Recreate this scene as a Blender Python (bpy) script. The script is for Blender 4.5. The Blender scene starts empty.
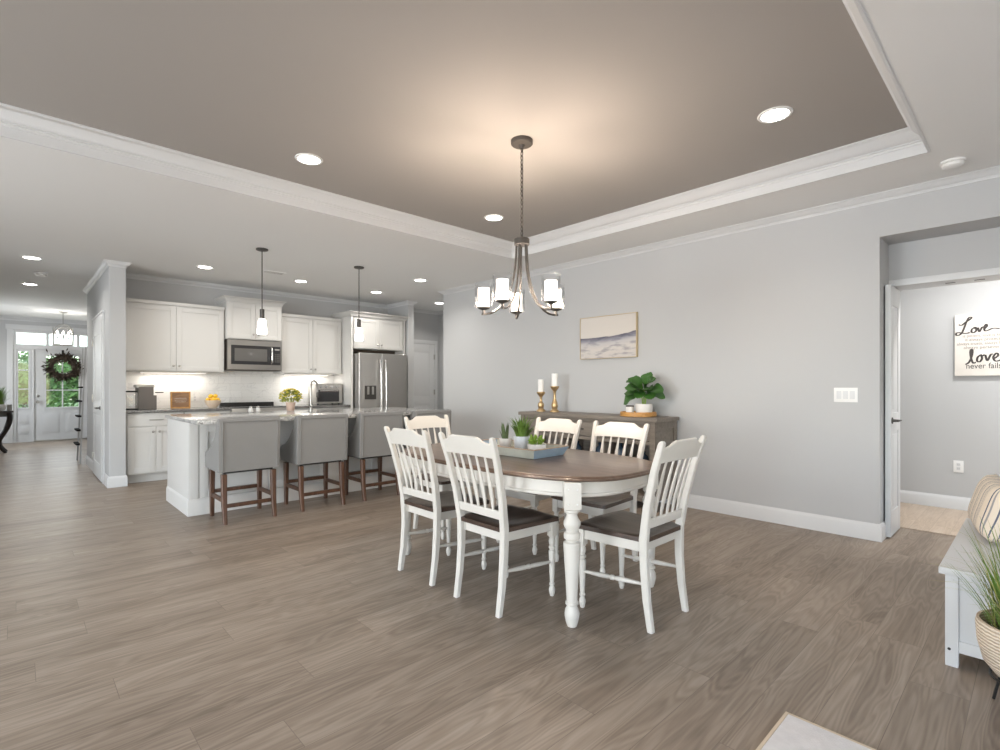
import bpy, bmesh, math, random
from mathutils import Vector, Matrix
random.seed(7)
PI = math.pi
SC = bpy.context.scene
C = SC.collection

# ------------------------------------------------------------------ camera
cam = bpy.data.cameras.new('camera')
cam.sensor_width = 36.0
cam.sensor_fit = 'HORIZONTAL'
cam.lens = 511.7 / 1000 * 36
cam.shift_y = 0.011
cam.clip_end = 200
co = bpy.data.objects.new('camera', cam)
C.objects.link(co)
co.location = (0, 0, 1.22)
co.rotation_euler = (PI / 2, 0, math.radians(-43.35))
SC.camera = co

# ------------------------------------------------------------------ world, daylight, exposure
SC.view_settings.view_transform = 'Standard'
SC.view_settings.look = 'None'
SC.view_settings.gamma = 1
SC.view_settings.use_curve_mapping = False
SC.view_settings.exposure = 0.2
wd = bpy.data.worlds.new('sky')
SC.world = wd
wd.use_nodes = True
nt = wd.node_tree
bg = nt.nodes['Background']
sky = nt.nodes.new('ShaderNodeTexSky')
sky.sky_type = 'NISHITA'
sky.sun_disc = False
sky.sun_elevation = math.radians(48)
sky.sun_rotation = math.radians(200)
nt.links.new(sky.outputs[0], bg.inputs[0])
bg.inputs[1].default_value = 0.42


def light(name, kind, loc, energy, color=(1, 1, 1), size=None, size_y=None, rot=(0, 0, 0), spread=None, radius=None):
    l = bpy.data.lights.new(name, kind)
    l.energy = energy
    l.color = color
    if kind == 'AREA':
        l.shape = 'RECTANGLE' if size_y else 'DISK'
        l.size = size
        if size_y:
            l.size_y = size_y
        if spread:
            l.spread = spread
    if radius is not None:
        l.shadow_soft_size = radius
    o = bpy.data.objects.new(name, l)
    o.location = loc
    o.rotation_euler = rot
    C.objects.link(o)
    return o


DAY = (0.93, 0.97, 1.0)
# daylight through the big windows behind and beside the camera
for xx in (-2.9, -0.4, 2.1):
    light('window_daylight', 'AREA', (xx, -4.12, 1.35), 190, DAY, 2.1, 2.1, (PI / 2, 0, PI))
for yy, en in ((-2.4, 40), (0.6, 105), (3.6, 185)):
    light('window_daylight', 'AREA', (-4.32, yy, 1.35), en, DAY, 2.1, 2.1, (PI / 2, 0, -PI / 2))
# daylight at the front door and its glass
light('door_daylight', 'AREA', (0.75, 15.75, 1.5), 62, (1, 0.92, 0.82), 1.9, 2.1, (-PI / 2, 0, 0))
sun = light('sun', 'SUN', (0, 20, 20), 1.6, (1, 0.95, 0.86), rot=(math.radians(38), 0, math.radians(160)))
sun.data.angle = 0.05

# ------------------------------------------------------------------ helpers
ORG = {}


def link(name, data, parent=None):
    o = bpy.data.objects.new(name, data)
    C.objects.link(o)
    if parent is not None:
        o.parent = parent
    return o


def thing(name, label, cat, loc=(0, 0, 0), rz=0, group=None):
    o = link(name, None)
    o.empty_display_size = 0.1
    o.location = loc
    o.rotation_euler = (0, 0, rz)
    ORG[o.name] = Vector(loc)
    tag(o, label, cat, group)
    return o


def tag(o, label, cat, group=None):
    o['label'] = label
    o['category'] = cat
    if group:
        o['group'] = group
    return o


def obj(name, bm, m, parent=None, world=False, smooth=True, angle=38, flip=False):
    """links a bmesh as one object; world=True means the bmesh is in world coordinates under an unrotated parent"""
    bmesh.ops.recalc_face_normals(bm, faces=bm.faces[:])
    if world and parent is not None:
        p = parent
        while p is not None:
            if p.name in ORG:
                bmesh.ops.translate(bm, vec=-ORG[p.name], verts=bm.verts[:])
                break
            p = p.parent
    me = bpy.data.meshes.new(name)
    bm.to_mesh(me)
    bm.free()
    for x in (m if isinstance(m, (list, tuple)) else [m]):
        me.materials.append(x)
    if smooth:
        for p in me.polygons:
            p.use_smooth = True
        me.set_sharp_from_angle(angle=math.radians(angle))
    return link(name, me, parent)


def single(name, bm, m, label, cat, group=None, base=None, **k):
    """a thing that is one mesh; its origin is put at base"""
    if base is not None:
        bmesh.ops.translate(bm, vec=-Vector(base), verts=bm.verts[:])
    o = obj(name, bm, m, **k)
    if base is not None:
        o.location = base
    return tag(o, label, cat, group)


def struct(name, bm, m, **k):
    o = obj(name, bm, m, **k)
    o['kind'] = 'structure'
    return o


def copy_tree(o, parent=None):
    c = o.copy()
    C.objects.link(c)
    if parent is not None:
        c.parent = parent
    for ch in list(o.children):
        copy_tree(ch, c)
    return c


def B():
    return bmesh.new()


def box(bm, x0, x1, y0, y1, z0, z1, bev=0.0, seg=2, mi=0):
    vs = [bm.verts.new((x, y, z)) for x in (x0, x1) for y in (y0, y1) for z in (z0, z1)]
    q = [(0, 1, 3, 2), (4, 6, 7, 5), (0, 4, 5, 1), (2, 3, 7, 6), (0, 2, 6, 4), (1, 5, 7, 3)]
    fs = [bm.faces.new([vs[i] for i in f]) for f in q]
    for f in fs:
        f.material_index = mi
    if bev > 0:
        es = list({e for f in fs for e in f.edges})
        r = bmesh.ops.bevel(bm, geom=es, offset=bev, segments=seg, profile=0.7, affect='EDGES')
        for f in r['faces']:
            f.material_index = mi
    return bm


def cbox(bm, c, s, bev=0.0, mi=0, rot=None):
    n0 = len(bm.verts)
    t = B()
    box(t, -s[0] / 2, s[0] / 2, -s[1] / 2, s[1] / 2, -s[2] / 2, s[2] / 2, bev, 2, mi)
    M = Matrix.Translation(c)
    if rot is not None:
        M = M @ rot
    merge(bm, t, M)
    return bm


def merge(bm, t, M=None):
    if M is not None:
        bmesh.ops.transform(t, matrix=M, verts=t.verts[:])
    mp = {v: bm.verts.new(v.co) for v in t.verts}
    for f in t.faces:
        try:
            g = bm.faces.new([mp[v] for v in f.verts])
            g.material_index = f.material_index
        except ValueError:
            pass
    t.free()


def prism(bm, pts, a, b, axis='x', bev=0.0):
    """closed 2-D outline extruded from a to b along axis; pts are the other two coordinates in order"""
    def mk(p, t):
        if axis == 'x':
            return (t, p[0], p[1])
        if axis == 'y':
            return (p[0], t, p[1])
        return (p[0], p[1], t)
    A = [bm.verts.new(mk(p, a)) for p in pts]
    Bv = [bm.verts.new(mk(p, b)) for p in pts]
    n = len(pts)
    fs = [bm.faces.new(A[::-1]), bm.faces.new(Bv)]
    for i in range(n):
        fs.append(bm.faces.new((A[i], A[(i + 1) % n], Bv[(i + 1) % n], Bv[i])))
    if bev:
        es = list({e for f in fs[:2] for e in f.edges})
        bmesh.ops.bevel(bm, geom=es, offset=bev, segments=2, profile=0.7, affect='EDGES')
    return bm


def rings(bm, rs, closed=True, cap=True, mi=0):
    """bridge a list of equal-length rings of points"""
    vs = [[bm.verts.new(p) for p in r] for r in rs]
    n = len(rs[0])
    for i in range(len(vs) - 1):
        for j in range(n if closed else n - 1):
            k = (j + 1) % n
            f = bm.faces.new((vs[i][j], vs[i][k], vs[i + 1][k], vs[i + 1][j]))
            f.material_index = mi
    if cap:
        for r in (vs[0][::-1], vs[-1]):
            f = bm.faces.new(r)
            f.material_index = mi
    return vs


def lathe(bm, prof, c=(0, 0, 0), n=20, axis=None, mi=0):
    """profile of (radius, height) turned about z through c, or about axis (a vector) from c"""
    M = Matrix.Translation(c)
    if axis is not None:
        M = M @ Vector((0, 0, 1)).rotation_difference(Vector(axis)).to_matrix().to_4x4()
    rs = []
    for r, z in prof:
        r = max(r, 0.0002)
        rs.append([M @ Vector((r * math.cos(2 * PI * i / n), r * math.sin(2 * PI * i / n), z)) for i in range(n)])
    rings(bm, rs, mi=mi)
    return bm


def tube(bm, pts, r, n=10, flat=1.0, mi=0, closed=False):
    """round tube along points; r a number or a list; flat squashes the section"""
    P = [Vector(p) for p in pts]
    m = len(P)
    R = r if isinstance(r, (list, tuple)) else [r] * m
    t0 = (P[1] - P[0]).normalized()
    up = Vector((0, 0, 1)) if abs(t0.z) < 0.9 else Vector((1, 0, 0))
    nrm = (up - t0 * up.dot(t0)).normalized()
    rs = []
    for i in range(m):
        if closed:
            t = (P[(i + 1) % m] - P[i - 1]).normalized()
        else:
            t = (P[min(i + 1, m - 1)] - P[max(i - 1, 0)]).normalized()
        nrm = (nrm - t * nrm.dot(t)).normalized()
        b = t.cross(nrm)
        rs.append([P[i] + (nrm * math.cos(2 * PI * k / n) * flat + b * math.sin(2 * PI * k / n)) * R[i] for k in range(n)])
    if closed:
        rs.append(rs[0])
        vs = [[bm.verts.new(p) for p in q] for q in rs[:-1]]
        for i in range(m):
            a, b2 = vs[i], vs[(i + 1) % m]
            for k in range(n):
                bm.faces.new((a[k], a[(k + 1) % n], b2[(k + 1) % n], b2[k]))
    else:
        rings(bm, rs, mi=mi)
    return bm


def spline(pts, n=8):
    """Catmull-Rom through points"""
    P = [Vector(p) for p in pts]
    out = []
    for i in range(len(P) - 1):
        p0, p1, p2, p3 = P[max(i - 1, 0)], P[i], P[i + 1], P[min(i + 2, len(P) - 1)]
        for k in range(n):
            t = k / n
            out.append(0.5 * ((2 * p1) + (p2 - p0) * t + (2 * p0 - 5 * p1 + 4 * p2 - p3) * t * t + (3 * p1 - p0 - 3 * p2 + p3) * t ** 3))
    out.append(P[-1])
    return out


def sphere(bm, c, r, n=14, m=9, s=(1, 1, 1)):
    prof = []
    rs = []
    for j in range(m + 1):
        a = -PI / 2 + PI * j / m
        q = max(math.cos(a), 0.004)
        rs.append([(c[0] + s[0] * r * q * math.cos(2 * PI * i / n), c[1] + s[1] * r * q * math.sin(2 * PI * i / n), c[2] + s[2] * r * math.sin(a)) for i in range(n)])
    rings(bm, rs)
    return bm


def bars(bm, st):
    """upright bar with a chamfered rectangular section: stations (x, y, z, dx, dy)"""
    rs = []
    for x, y, z, dx, dy in st:
        a, b = dx / 2, dy / 2
        c = min(a, b) * 0.3
        rs.append([(x + u, y + v, z) for u, v in ((a, -b + c), (a, b - c), (a - c, b), (-a + c, b), (-a, b - c), (-a, -b + c), (-a + c, -b), (a - c, -b))])
    rings(bm, rs)
    return bm


def sweep(bm, path, prof, closed=False, right=True):
    """moulding: profile (offset into the room, z) carried along a plan path with mitred corners; room on the right"""
    P = [Vector((p[0], p[1])) for p in path]
    n = len(P)
    s = 1 if right else -1

    def nr(a, b):
        d = (b - a).normalized()
        return Vector((d.y, -d.x)) * s
    rs = []
    for i in range(n):
        if closed:
            n1, n2 = nr(P[i - 1], P[i]), nr(P[i], P[(i + 1) % n])
        else:
            n1 = nr(P[i - 1], P[i]) if i > 0 else nr(P[0], P[1])
            n2 = nr(P[i], P[i + 1]) if i < n - 1 else n1
            if i == 0:
                n1 = n2
        m = (n1 + n2)
        m = m / max(m.dot(n1), 1e-6) if m.length > 1e-6 else n1
        rs.append([(P[i].x + m.x * d, P[i].y + m.y * d, z) for d, z in prof])
    if closed:
        vs = [[bm.verts.new(p) for p in r] for r in rs]
        k = len(prof)
        for i in range(n):
            for j in range(k):
                bm.faces.new((vs[i][j], vs[i][(j + 1) % k], vs[(i + 1) % n][(j + 1) % k], vs[(i + 1) % n][j]))
    else:
        rings(bm, rs)
    return bm


# ------------------------------------------------------------------ materials
def mat(name, col, rough=0.5, metal=0.0, spec=0.5, bump=0.0, bscale=200, var=0.0, vscale=6, emit=None, estr=0, coat=0, sheen=0):
    m = bpy.data.materials.new(name)
    m.use_nodes = True
    t = m.node_tree
    p = t.nodes['Principled BSDF']
    p.inputs['Base Color'].default_value = (*col, 1)
    p.inputs['Roughness'].default_value = rough
    p.inputs['Metallic'].default_value = metal
    p.inputs['Specular IOR Level'].default_value = spec
    if coat:
        p.inputs['Coat Weight'].default_value = coat
        p.inputs['Coat Roughness'].default_value = 0.15
    if sheen:
        p.inputs['Sheen Weight'].default_value = sheen
    if emit:
        p.inputs['Emission Color'].default_value = (*emit, 1)
        p.inputs['Emission Strength'].default_value = estr
    tc = t.nodes.new('ShaderNodeTexCoord')
    if bump or var:
        nz = t.nodes.new('ShaderNodeTexNoise')
        nz.inputs['Scale'].default_value = bscale if bump else vscale
        nz.inputs['Detail'].default_value = 4
        t.links.new(tc.outputs['Object'], nz.inputs['Vector'])
    if bump:
        bp = t.nodes.new('ShaderNodeBump')
        bp.inputs['Strength'].default_value = bump
        bp.inputs['Distance'].default_value = 0.002
        t.links.new(nz.outputs['Fac'], bp.inputs['Height'])
        t.links.new(bp.outputs[0], p.inputs['Normal'])
    if var:
        nv = t.nodes.new('ShaderNodeTexNoise')
        nv.inputs['Scale'].default_value = vscale
        nv.inputs['Detail'].default_value = 5
        t.links.new(tc.outputs['Object'], nv.inputs['Vector'])
        mx = t.nodes.new('ShaderNodeMix')
        mx.data_type = 'RGBA'
        mx.inputs[6].default_value = (*[max(0, c * (1 - var)) for c in col], 1)
        mx.inputs[7].default_value = (*[min(1, c * (1 + var)) for c in col], 1)
        t.links.new(nv.outputs['Fac'], mx.inputs[0])
        t.links.new(mx.outputs[2], p.inputs['Base Color'])
    return m


def ramp(t, stops):
    r = t.nodes.new('ShaderNodeValToRGB')
    e = r.color_ramp.elements
    while len(e) < len(stops):
        e.new(0.5)
    for i, (pos, c) in enumerate(stops):
        e[i].position = pos
        e[i].color = (*c, 1)
    return r


def wood(name, dark, light_, axis=0, stretch=14, scale=3.0, rough=0.4, coat=0.0):
    """wood with grain along the given axis"""
    m = bpy.data.materials.new(name)
    m.use_nodes = True
    t = m.node_tree
    p = t.nodes['Principled BSDF']
    p.inputs['Roughness'].default_value = rough
    if coat:
        p.inputs['Coat Weight'].default_value = coat
        p.inputs['Coat Roughness'].default_value = 0.12
    tc = t.nodes.new('ShaderNodeTexCoord')
    mp = t.nodes.new('ShaderNodeMapping')
    s = [stretch] * 3
    s[axis] = 1.0
    mp.inputs['Scale'].default_value = s
    nz = t.nodes.new('ShaderNodeTexNoise')
    nz.inputs['Scale'].default_value = scale
    nz.inputs['Detail'].default_value = 6
    nz.inputs['Distortion'].default_value = 0.6
    r = ramp(t, [(0.3, dark), (0.7, light_)])
    t.links.new(tc.outputs['Object'], mp.inputs['Vector'])
    t.links.new(mp.outputs[0], nz.inputs['Vector'])
    t.links.new(nz.outputs['Fac'], r.inputs[0])
    t.links.new(r.outputs[0], p.inputs['Base Color'])
    return m


def floor_mat(name, cols, rough=0.39, width=0.19, length=1.45):
    m = bpy.data.materials.new(name)
    m.use_nodes = True
    t = m.node_tree
    L = t.links.new
    p = t.nodes['Principled BSDF']
    p.inputs['Roughness'].default_value = rough
    p.inputs['Specular IOR Level'].default_value = 0.35
    tc = t.nodes.new('ShaderNodeTexCoord')
    br = t.nodes.new('ShaderNodeTexBrick')
    br.offset = 0.0
    br.inputs['Color1'].default_value = (0, 0, 0, 1)
    br.inputs['Color2'].default_value = (1, 1, 1, 1)
    br.inputs['Mortar'].default_value = (0.5, 0.5, 0.5, 1)
    br.inputs['Scale'].default_value = 1
    br.inputs['Mortar Size'].default_value = 0.0012
    br.inputs['Mortar Smooth'].default_value = 0.4
    br.inputs['Brick Width'].default_value = length
    br.inputs['Row Height'].default_value = width
    # every row of planks starts at its own place
    s0 = t.nodes.new('ShaderNodeSeparateXYZ')
    L(tc.outputs['Object'], s0.inputs[0])
    rw = t.nodes.new('ShaderNodeMath')
    rw.operation = 'DIVIDE'
    rw.inputs[1].default_value = width
    L(s0.outputs[1], rw.inputs[0])
    fl = t.nodes.new('ShaderNodeMath')
    fl.operation = 'FLOOR'
    L(rw.outputs[0], fl.inputs[0])
    wn = t.nodes.new('ShaderNodeTexWhiteNoise')
    wn.noise_dimensions = '1D'
    L(fl.outputs[0], wn.inputs['W'])
    ma = t.nodes.new('ShaderNodeMath')
    ma.operation = 'MULTIPLY_ADD'
    ma.inputs[1].default_value = length
    L(wn.outputs['Value'], ma.inputs[0])
    L(s0.outputs[0], ma.inputs[2])
    c0 = t.nodes.new('ShaderNodeCombineXYZ')
    L(ma.outputs[0], c0.inputs[0])
    L(s0.outputs[1], c0.inputs[1])
    L(c0.outputs[0], br.inputs['Vector'])
    # each plank shifts the grain pattern
    sep = t.nodes.new('ShaderNodeSeparateColor')
    L(br.outputs['Color'], sep.inputs[0])
    mul = t.nodes.new('ShaderNodeMath')
    mul.operation = 'MULTIPLY'
    mul.inputs[1].default_value = 37.0
    L(sep.outputs[0], mul.inputs[0])
    cmb = t.nodes.new('ShaderNodeCombineXYZ')
    L(mul.outputs[0], cmb.inputs[0])
    L(mul.outputs[0], cmb.inputs[2])
    add = t.nodes.new('ShaderNodeVectorMath')
    L(tc.outputs['Object'], add.inputs[0])
    L(cmb.outputs[0], add.inputs[1])
    mp = t.nodes.new('ShaderNodeMapping')
    mp.inputs['Scale'].default_value = (0.75, 6.5, 1)
    L(add.outputs[0], mp.inputs['Vector'])
    n1 = t.nodes.new('ShaderNodeTexNoise')       # broad cathedral figure
    n1.inputs['Scale'].default_value = 1.5
    n1.inputs['Detail'].default_value = 2
    n1.inputs['Distortion'].default_value = 0.5
    L(mp.outputs[0], n1.inputs['Vector'])
    wm = t.nodes.new('ShaderNodeMath')           # contour lines of the figure
    wm.operation = 'MULTIPLY'
    wm.inputs[1].default_value = 75
    L(n1.outputs['Fac'], wm.inputs[0])
    ws = t.nodes.new('ShaderNodeMath')
    ws.operation = 'SINE'
    L(wm.outputs[0], ws.inputs[0])
    mp2 = t.nodes.new('ShaderNodeMapping')
    mp2.inputs['Scale'].default_value = (2.0, 42, 1)
    L(add.outputs[0], mp2.inputs['Vector'])
    n2 = t.nodes.new('ShaderNodeTexNoise')       # fine grain
    n2.inputs['Scale'].default_value = 2.0
    n2.inputs['Detail'].default_value = 5
    L(mp2.outputs[0], n2.inputs['Vector'])
    # sum
    def math2(op, a, b):
        n = t.nodes.new('ShaderNodeMath')
        n.operation = op
        for i, v in enumerate((a, b)):
            if isinstance(v, (int, float)):
                n.inputs[i].default_value = v
            else:
                L(v, n.inputs[i])
        return n.outputs[0]
    v = math2('ADD', math2('MULTIPLY', ws.outputs[0], 0.055), math2('MULTIPLY', n2.outputs['Fac'], 0.28))
    v = math2('ADD', v, math2('ADD', math2('MULTIPLY', n1.outputs['Fac'], 0.42), 0.15))
    v = math2('ADD', v, math2('MULTIPLY', math2('SUBTRACT', sep.outputs[0], 0.5), 0.10))
    r = ramp(t, [(0.3, cols[0]), (0.52, cols[1]), (0.75, cols[2])])
    L(v, r.inputs[0])
    mx = t.nodes.new('ShaderNodeMix')
    mx.data_type = 'RGBA'
    L(math2('MULTIPLY', br.outputs['Fac'], 0.55), mx.inputs[0])
    L(r.outputs[0], mx.inputs[6])
    mx.inputs[7].default_value = (*[c * 0.45 for c in cols[0]], 1)
    L(mx.outputs[2], p.inputs['Base Color'])
    bp = t.nodes.new('ShaderNodeBump')
    bp.inputs['Strength'].default_value = 0.12
    bp.inputs['Distance'].default_value = 0.001
    L(n2.outputs['Fac'], bp.inputs['Height'])
    L(bp.outputs[0], p.inputs['Normal'])
    return m


def granite(name, base, dark, amount=0.5, rough=0.12):
    m = bpy.data.materials.new(name)
    m.use_nodes = True
    t = m.node_tree
    L = t.links.new
    p = t.nodes['Principled BSDF']
    p.inputs['Roughness'].default_value = rough
    tc = t.nodes.new('ShaderNodeTexCoord')
    a = t.nodes.new('ShaderNodeTexNoise')
    a.inputs['Scale'].default_value = 95
    a.inputs['Detail'].default_value = 8
    a.inputs['Roughness'].default_value = 0.75
    b = t.nodes.new('ShaderNodeTexNoise')
    b.inputs['Scale'].default_value = 9
    b.inputs['Detail'].default_value = 3
    L(tc.outputs['Object'], a.inputs['Vector'])
    L(tc.outputs['Object'], b.inputs['Vector'])
    mx = t.nodes.new('ShaderNodeMath')
    mx.operation = 'MULTIPLY_ADD'
    mx.inputs[1].default_value = 0.14
    L(b.outputs['Fac'], mx.inputs[0])
    L(a.outputs['Fac'], mx.inputs[2])
    r = ramp(t, [(amount + 0.02, dark), (amount + 0.2, base)])
    L(mx.outputs[0], r.inputs[0])
    L(r.outputs[0], p.inputs['Base Color'])
    return m


def tile_mat(name, col, grout, w=0.31, h=0.105):
    m = bpy.data.materials.new(name)
    m.use_nodes = True
    t = m.node_tree
    L = t.links.new
    p = t.nodes['Principled BSDF']
    p.inputs['Roughness'].default_value = 0.2
    tc = t.nodes.new('ShaderNodeTexCoord')
    mp = t.nodes.new('ShaderNodeMapping')
    mp.inputs['Rotation'].default_value = (PI / 2, 0, 0)
    L(tc.outputs['Object'], mp.inputs['Vector'])
    br = t.nodes.new('ShaderNodeTexBrick')
    br.inputs['Scale'].default_value = 1
    br.inputs['Brick Width'].default_value = w
    br.inputs['Row Height'].default_value = h
    br.inputs['Mortar Size'].default_value = 0.0016
    br.inputs['Color1'].default_value = (*col, 1)
    br.inputs['Color2'].default_value = (*[c * 0.95 for c in col], 1)
    br.inputs['Mortar'].default_value = (*grout, 1)
    L(mp.outputs[0], br.inputs['Vector'])
    nz = t.nodes.new('ShaderNodeTexNoise')
    nz.inputs['Scale'].default_value = 3
    nz.inputs['Detail'].default_value = 6
    nz.inputs['Distortion'].default_value = 1.5
    L(tc.outputs['Object'], nz.inputs['Vector'])
    r = ramp(t, [(0.485, (1, 1, 1)), (0.5, (0.86, 0.86, 0.87)), (0.515, (1, 1, 1))])
    L(nz.outputs['Fac'], r.inputs[0])
    mx = t.nodes.new('ShaderNodeMix')
    mx.data_type = 'RGBA'
    mx.blend_type = 'MULTIPLY'
    mx.inputs[0].default_value = 1
    L(br.outputs['Color'], mx.inputs[6])
    L(r.outputs[0], mx.inputs[7])
    L(mx.outputs[2], p.inputs['Base Color'])
    return m


def glass_mat(name, tint=(1, 1, 1), refl=0.12):
    """clear thin glass"""
    m = bpy.data.materials.new(name)
    m.use_nodes = True
    t = m.node_tree
    for n in list(t.nodes):
        t.nodes.remove(n)
    out = t.nodes.new('ShaderNodeOutputMaterial')
    tr = t.nodes.new('ShaderNodeBsdfTransparent')
    tr.inputs[0].default_value = (*tint, 1)
    gl = t.nodes.new('ShaderNodeBsdfGlossy')
    gl.inputs['Roughness'].default_value = 0.03
    fr = t.nodes.new('ShaderNodeFresnel')
    fr.inputs[0].default_value = 1.5
    mu = t.nodes.new('ShaderNodeMath')
    mu.operation = 'MULTIPLY_ADD'
    mu.inputs[1].default_value = 0.35
    mu.inputs[2].default_value = refl * 0.3
    mx = t.nodes.new('ShaderNodeMixShader')
    t.links.new(fr.outputs[0], mu.inputs[0])
    t.links.new(mu.outputs[0], mx.inputs[0])
    t.links.new(tr.outputs[0], mx.inputs[1])
    t.links.new(gl.outputs[0], mx.inputs[2])
    t.links.new(mx.outputs[0], out.inputs[0])
    return m


M = {}
M['wall'] = mat('wall_paint_grey', (0.498, 0.506, 0.514), 0.75, bump=0.05, bscale=180)
M['ceil'] = mat('ceiling_paint', (0.80, 0.805, 0.80), 0.85, bump=0.05, bscale=120)
M['tray'] = mat('tray_paint_taupe', (0.36, 0.338, 0.315), 0.8, bump=0.04, bscale=120)
M['trim'] = mat('trim_white', (0.655, 0.665, 0.675), 0.4)
M['benchw'] = mat('bench_white_shaded', (0.56, 0.565, 0.57), 0.45)  # white paint greyed so the bench's shade sits in its colour
M['armmetal'] = mat('chandelier_arm_metal', (0.05, 0.047, 0.044), 0.4, 0.5)
M['door'] = mat('door_white', (0.64, 0.65, 0.66), 0.4)
M['cab'] = mat('cabinet_paint', (0.63, 0.625, 0.61), 0.42)
M['islandp'] = mat('island_paint', (0.66, 0.655, 0.64), 0.42)
M['floor'] = floor_mat('oak_plank_floor', ((0.150, 0.115, 0.086), (0.262, 0.210, 0.165), (0.37, 0.31, 0.255)))
M['hallfloor'] = floor_mat('hall_plank_floor', ((0.40, 0.31, 0.24), (0.52, 0.42, 0.33), (0.60, 0.50, 0.41)), width=0.13)
M['granite'] = granite('granite_light', (0.70, 0.695, 0.68), (0.09, 0.09, 0.09), 0.44)
M['granite_dark'] = granite('granite_dark', (0.40, 0.385, 0.37), (0.05, 0.05, 0.05), 0.50)
M['tile'] = tile_mat('backsplash_tile', (0.82, 0.82, 0.81), (0.66, 0.66, 0.65))
M['steel'] = mat('stainless', (0.50, 0.485, 0.465), 0.34, 0.85, var=0.05, vscale=3)
M['steel_frame'] = mat('dull_stainless', (0.30, 0.292, 0.28), 0.4, 0.7)
M['steel_side'] = mat('refrigerator_side_grey', (0.42, 0.41, 0.40), 0.4, 0.3)
M['steel_light'] = mat('bright_steel', (0.78, 0.77, 0.76), 0.2, 1.0)
M['nickel'] = mat('brushed_nickel', (0.42, 0.41, 0.39), 0.3, 1.0)
M['dkmetal'] = mat('dark_nickel', (0.10, 0.094, 0.088), 0.42, 0.7)
M['bronze'] = mat('grey_bronze', (0.085, 0.074, 0.065), 0.5, 0.4)
M['black'] = mat('black_metal', (0.02, 0.02, 0.02), 0.45, 0.2)
M['matteblack'] = mat('matte_black', (0.015, 0.015, 0.015), 0.95, 0, 0.1)
M['blackglass'] = mat('black_glass', (0.03, 0.03, 0.032), 0.08, 0.0, 0.6)
M['ovenwin'] = mat('oven_window', (0.13, 0.125, 0.12), 0.12)
M['chairwhite'] = mat('cream_white_paint', (0.645, 0.617, 0.57), 0.42, var=0.03, vscale=9)
M['seat'] = wood('dark_seat_wood', (0.035, 0.022, 0.016), (0.085, 0.055, 0.042), 0, 12, 4, 0.32, 0.15)
M['tabletop'] = wood('table_top_wood', (0.075, 0.043, 0.027), (0.155, 0.095, 0.064), 1, 12, 2.5, 0.3, 0.2)
M['fabric'] = mat('grey_linen', (0.228, 0.225, 0.22), 0.95, bump=0.5, bscale=700, var=0.08, vscale=160, sheen=0.15)
M['stoolwood'] = wood('stool_walnut', (0.055, 0.025, 0.014), (0.12, 0.058, 0.033), 2, 10, 5, 0.38)
M['sideb'] = wood('driftwood_grey', (0.165, 0.14, 0.115), (0.235, 0.205, 0.175), 1, 14, 3, 0.5)
M['sideb_dark'] = mat('sideboard_inside', (0.06, 0.055, 0.05), 0.7)
M['gold'] = mat('antique_gold', (0.58, 0.41, 0.22), 0.34, 0.85, var=0.2, vscale=40)
M['wax'] = mat('white_wax', (0.86, 0.86, 0.85), 0.5)
def opal_mat(name, col, estr, clear):
    m = bpy.data.materials.new(name)
    m.use_nodes = True
    t = m.node_tree
    for n in list(t.nodes):
        t.nodes.remove(n)
    out = t.nodes.new('ShaderNodeOutputMaterial')
    em = t.nodes.new('ShaderNodeEmission')
    em.inputs[0].default_value = (*col, 1)
    em.inputs[1].default_value = estr
    tr = t.nodes.new('ShaderNodeBsdfTransparent')
    tr.inputs[0].default_value = (clear, clear, clear, 1)
    ad = t.nodes.new('ShaderNodeAddShader')
    t.links.new(em.outputs[0], ad.inputs[0])
    t.links.new(tr.outputs[0], ad.inputs[1])
    t.links.new(ad.outputs[0], out.inputs[0])
    return m


M['opal'] = opal_mat('opal_glass_lit', (1.0, 0.86, 0.74), 7, 0.55)
M['opal2'] = mat('pendant_glass_lit', (0.9, 0.9, 0.9), 0.3, emit=(1.0, 0.94, 0.86), estr=8)
M['bulb'] = mat('small_bulb_lit', (0.9, 0.9, 0.9), 0.4, emit=(1.0, 0.9, 0.78), estr=2.5)
M['can'] = mat('recessed_lens_lit', (0.9, 0.9, 0.9), 0.4, emit=(1.0, 0.97, 0.92), estr=12)
M['strip'] = mat('under_cabinet_lens_lit', (0.9, 0.9, 0.9), 0.4, emit=(1.0, 0.9, 0.78), estr=2)
M['glass'] = glass_mat('clear_glass')
M['pane'] = glass_mat('window_glass', (0.97, 0.99, 0.98))
M['leafdark'] = mat('leaf_deep_green', (0.038, 0.115, 0.02), 0.38, var=0.4, vscale=14)
M['grass'] = mat('grass_blade', (0.12, 0.21, 0.035), 0.5, var=0.45, vscale=20)
M['grassdry'] = mat('grass_blade_tan', (0.34, 0.33, 0.11), 0.55, var=0.3, vscale=20)
M['snake'] = mat('snake_plant_leaf', (0.10, 0.14, 0.06), 0.5, var=0.55, vscale=60)
M['succ'] = mat('succulent_leaf', (0.26, 0.40, 0.06), 0.45, var=0.4, vscale=40)
M['flowerleaf'] = mat('flower_foliage', (0.30, 0.34, 0.05), 0.5, var=0.45, vscale=50)
M['soil'] = mat('soil', (0.05, 0.035, 0.025), 0.95)
M['ceramic'] = mat('white_ceramic', (0.80, 0.79, 0.77), 0.35, var=0.04, vscale=30)
M['ceramic_blue'] = mat('pale_blue_ceramic', (0.66, 0.70, 0.75), 0.4, var=0.12, vscale=50)
M['traywash'] = mat('blue_washed_wood', (0.36, 0.48, 0.60), 0.65, var=0.25, vscale=14)
M['traycream'] = mat('cream_washed_wood', (0.52, 0.53, 0.47), 0.65, var=0.18, vscale=14)
M['traywood'] = wood('tan_tray_wood', (0.36, 0.26, 0.18), (0.55, 0.43, 0.32), 1, 10, 4, 0.6)
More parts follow.
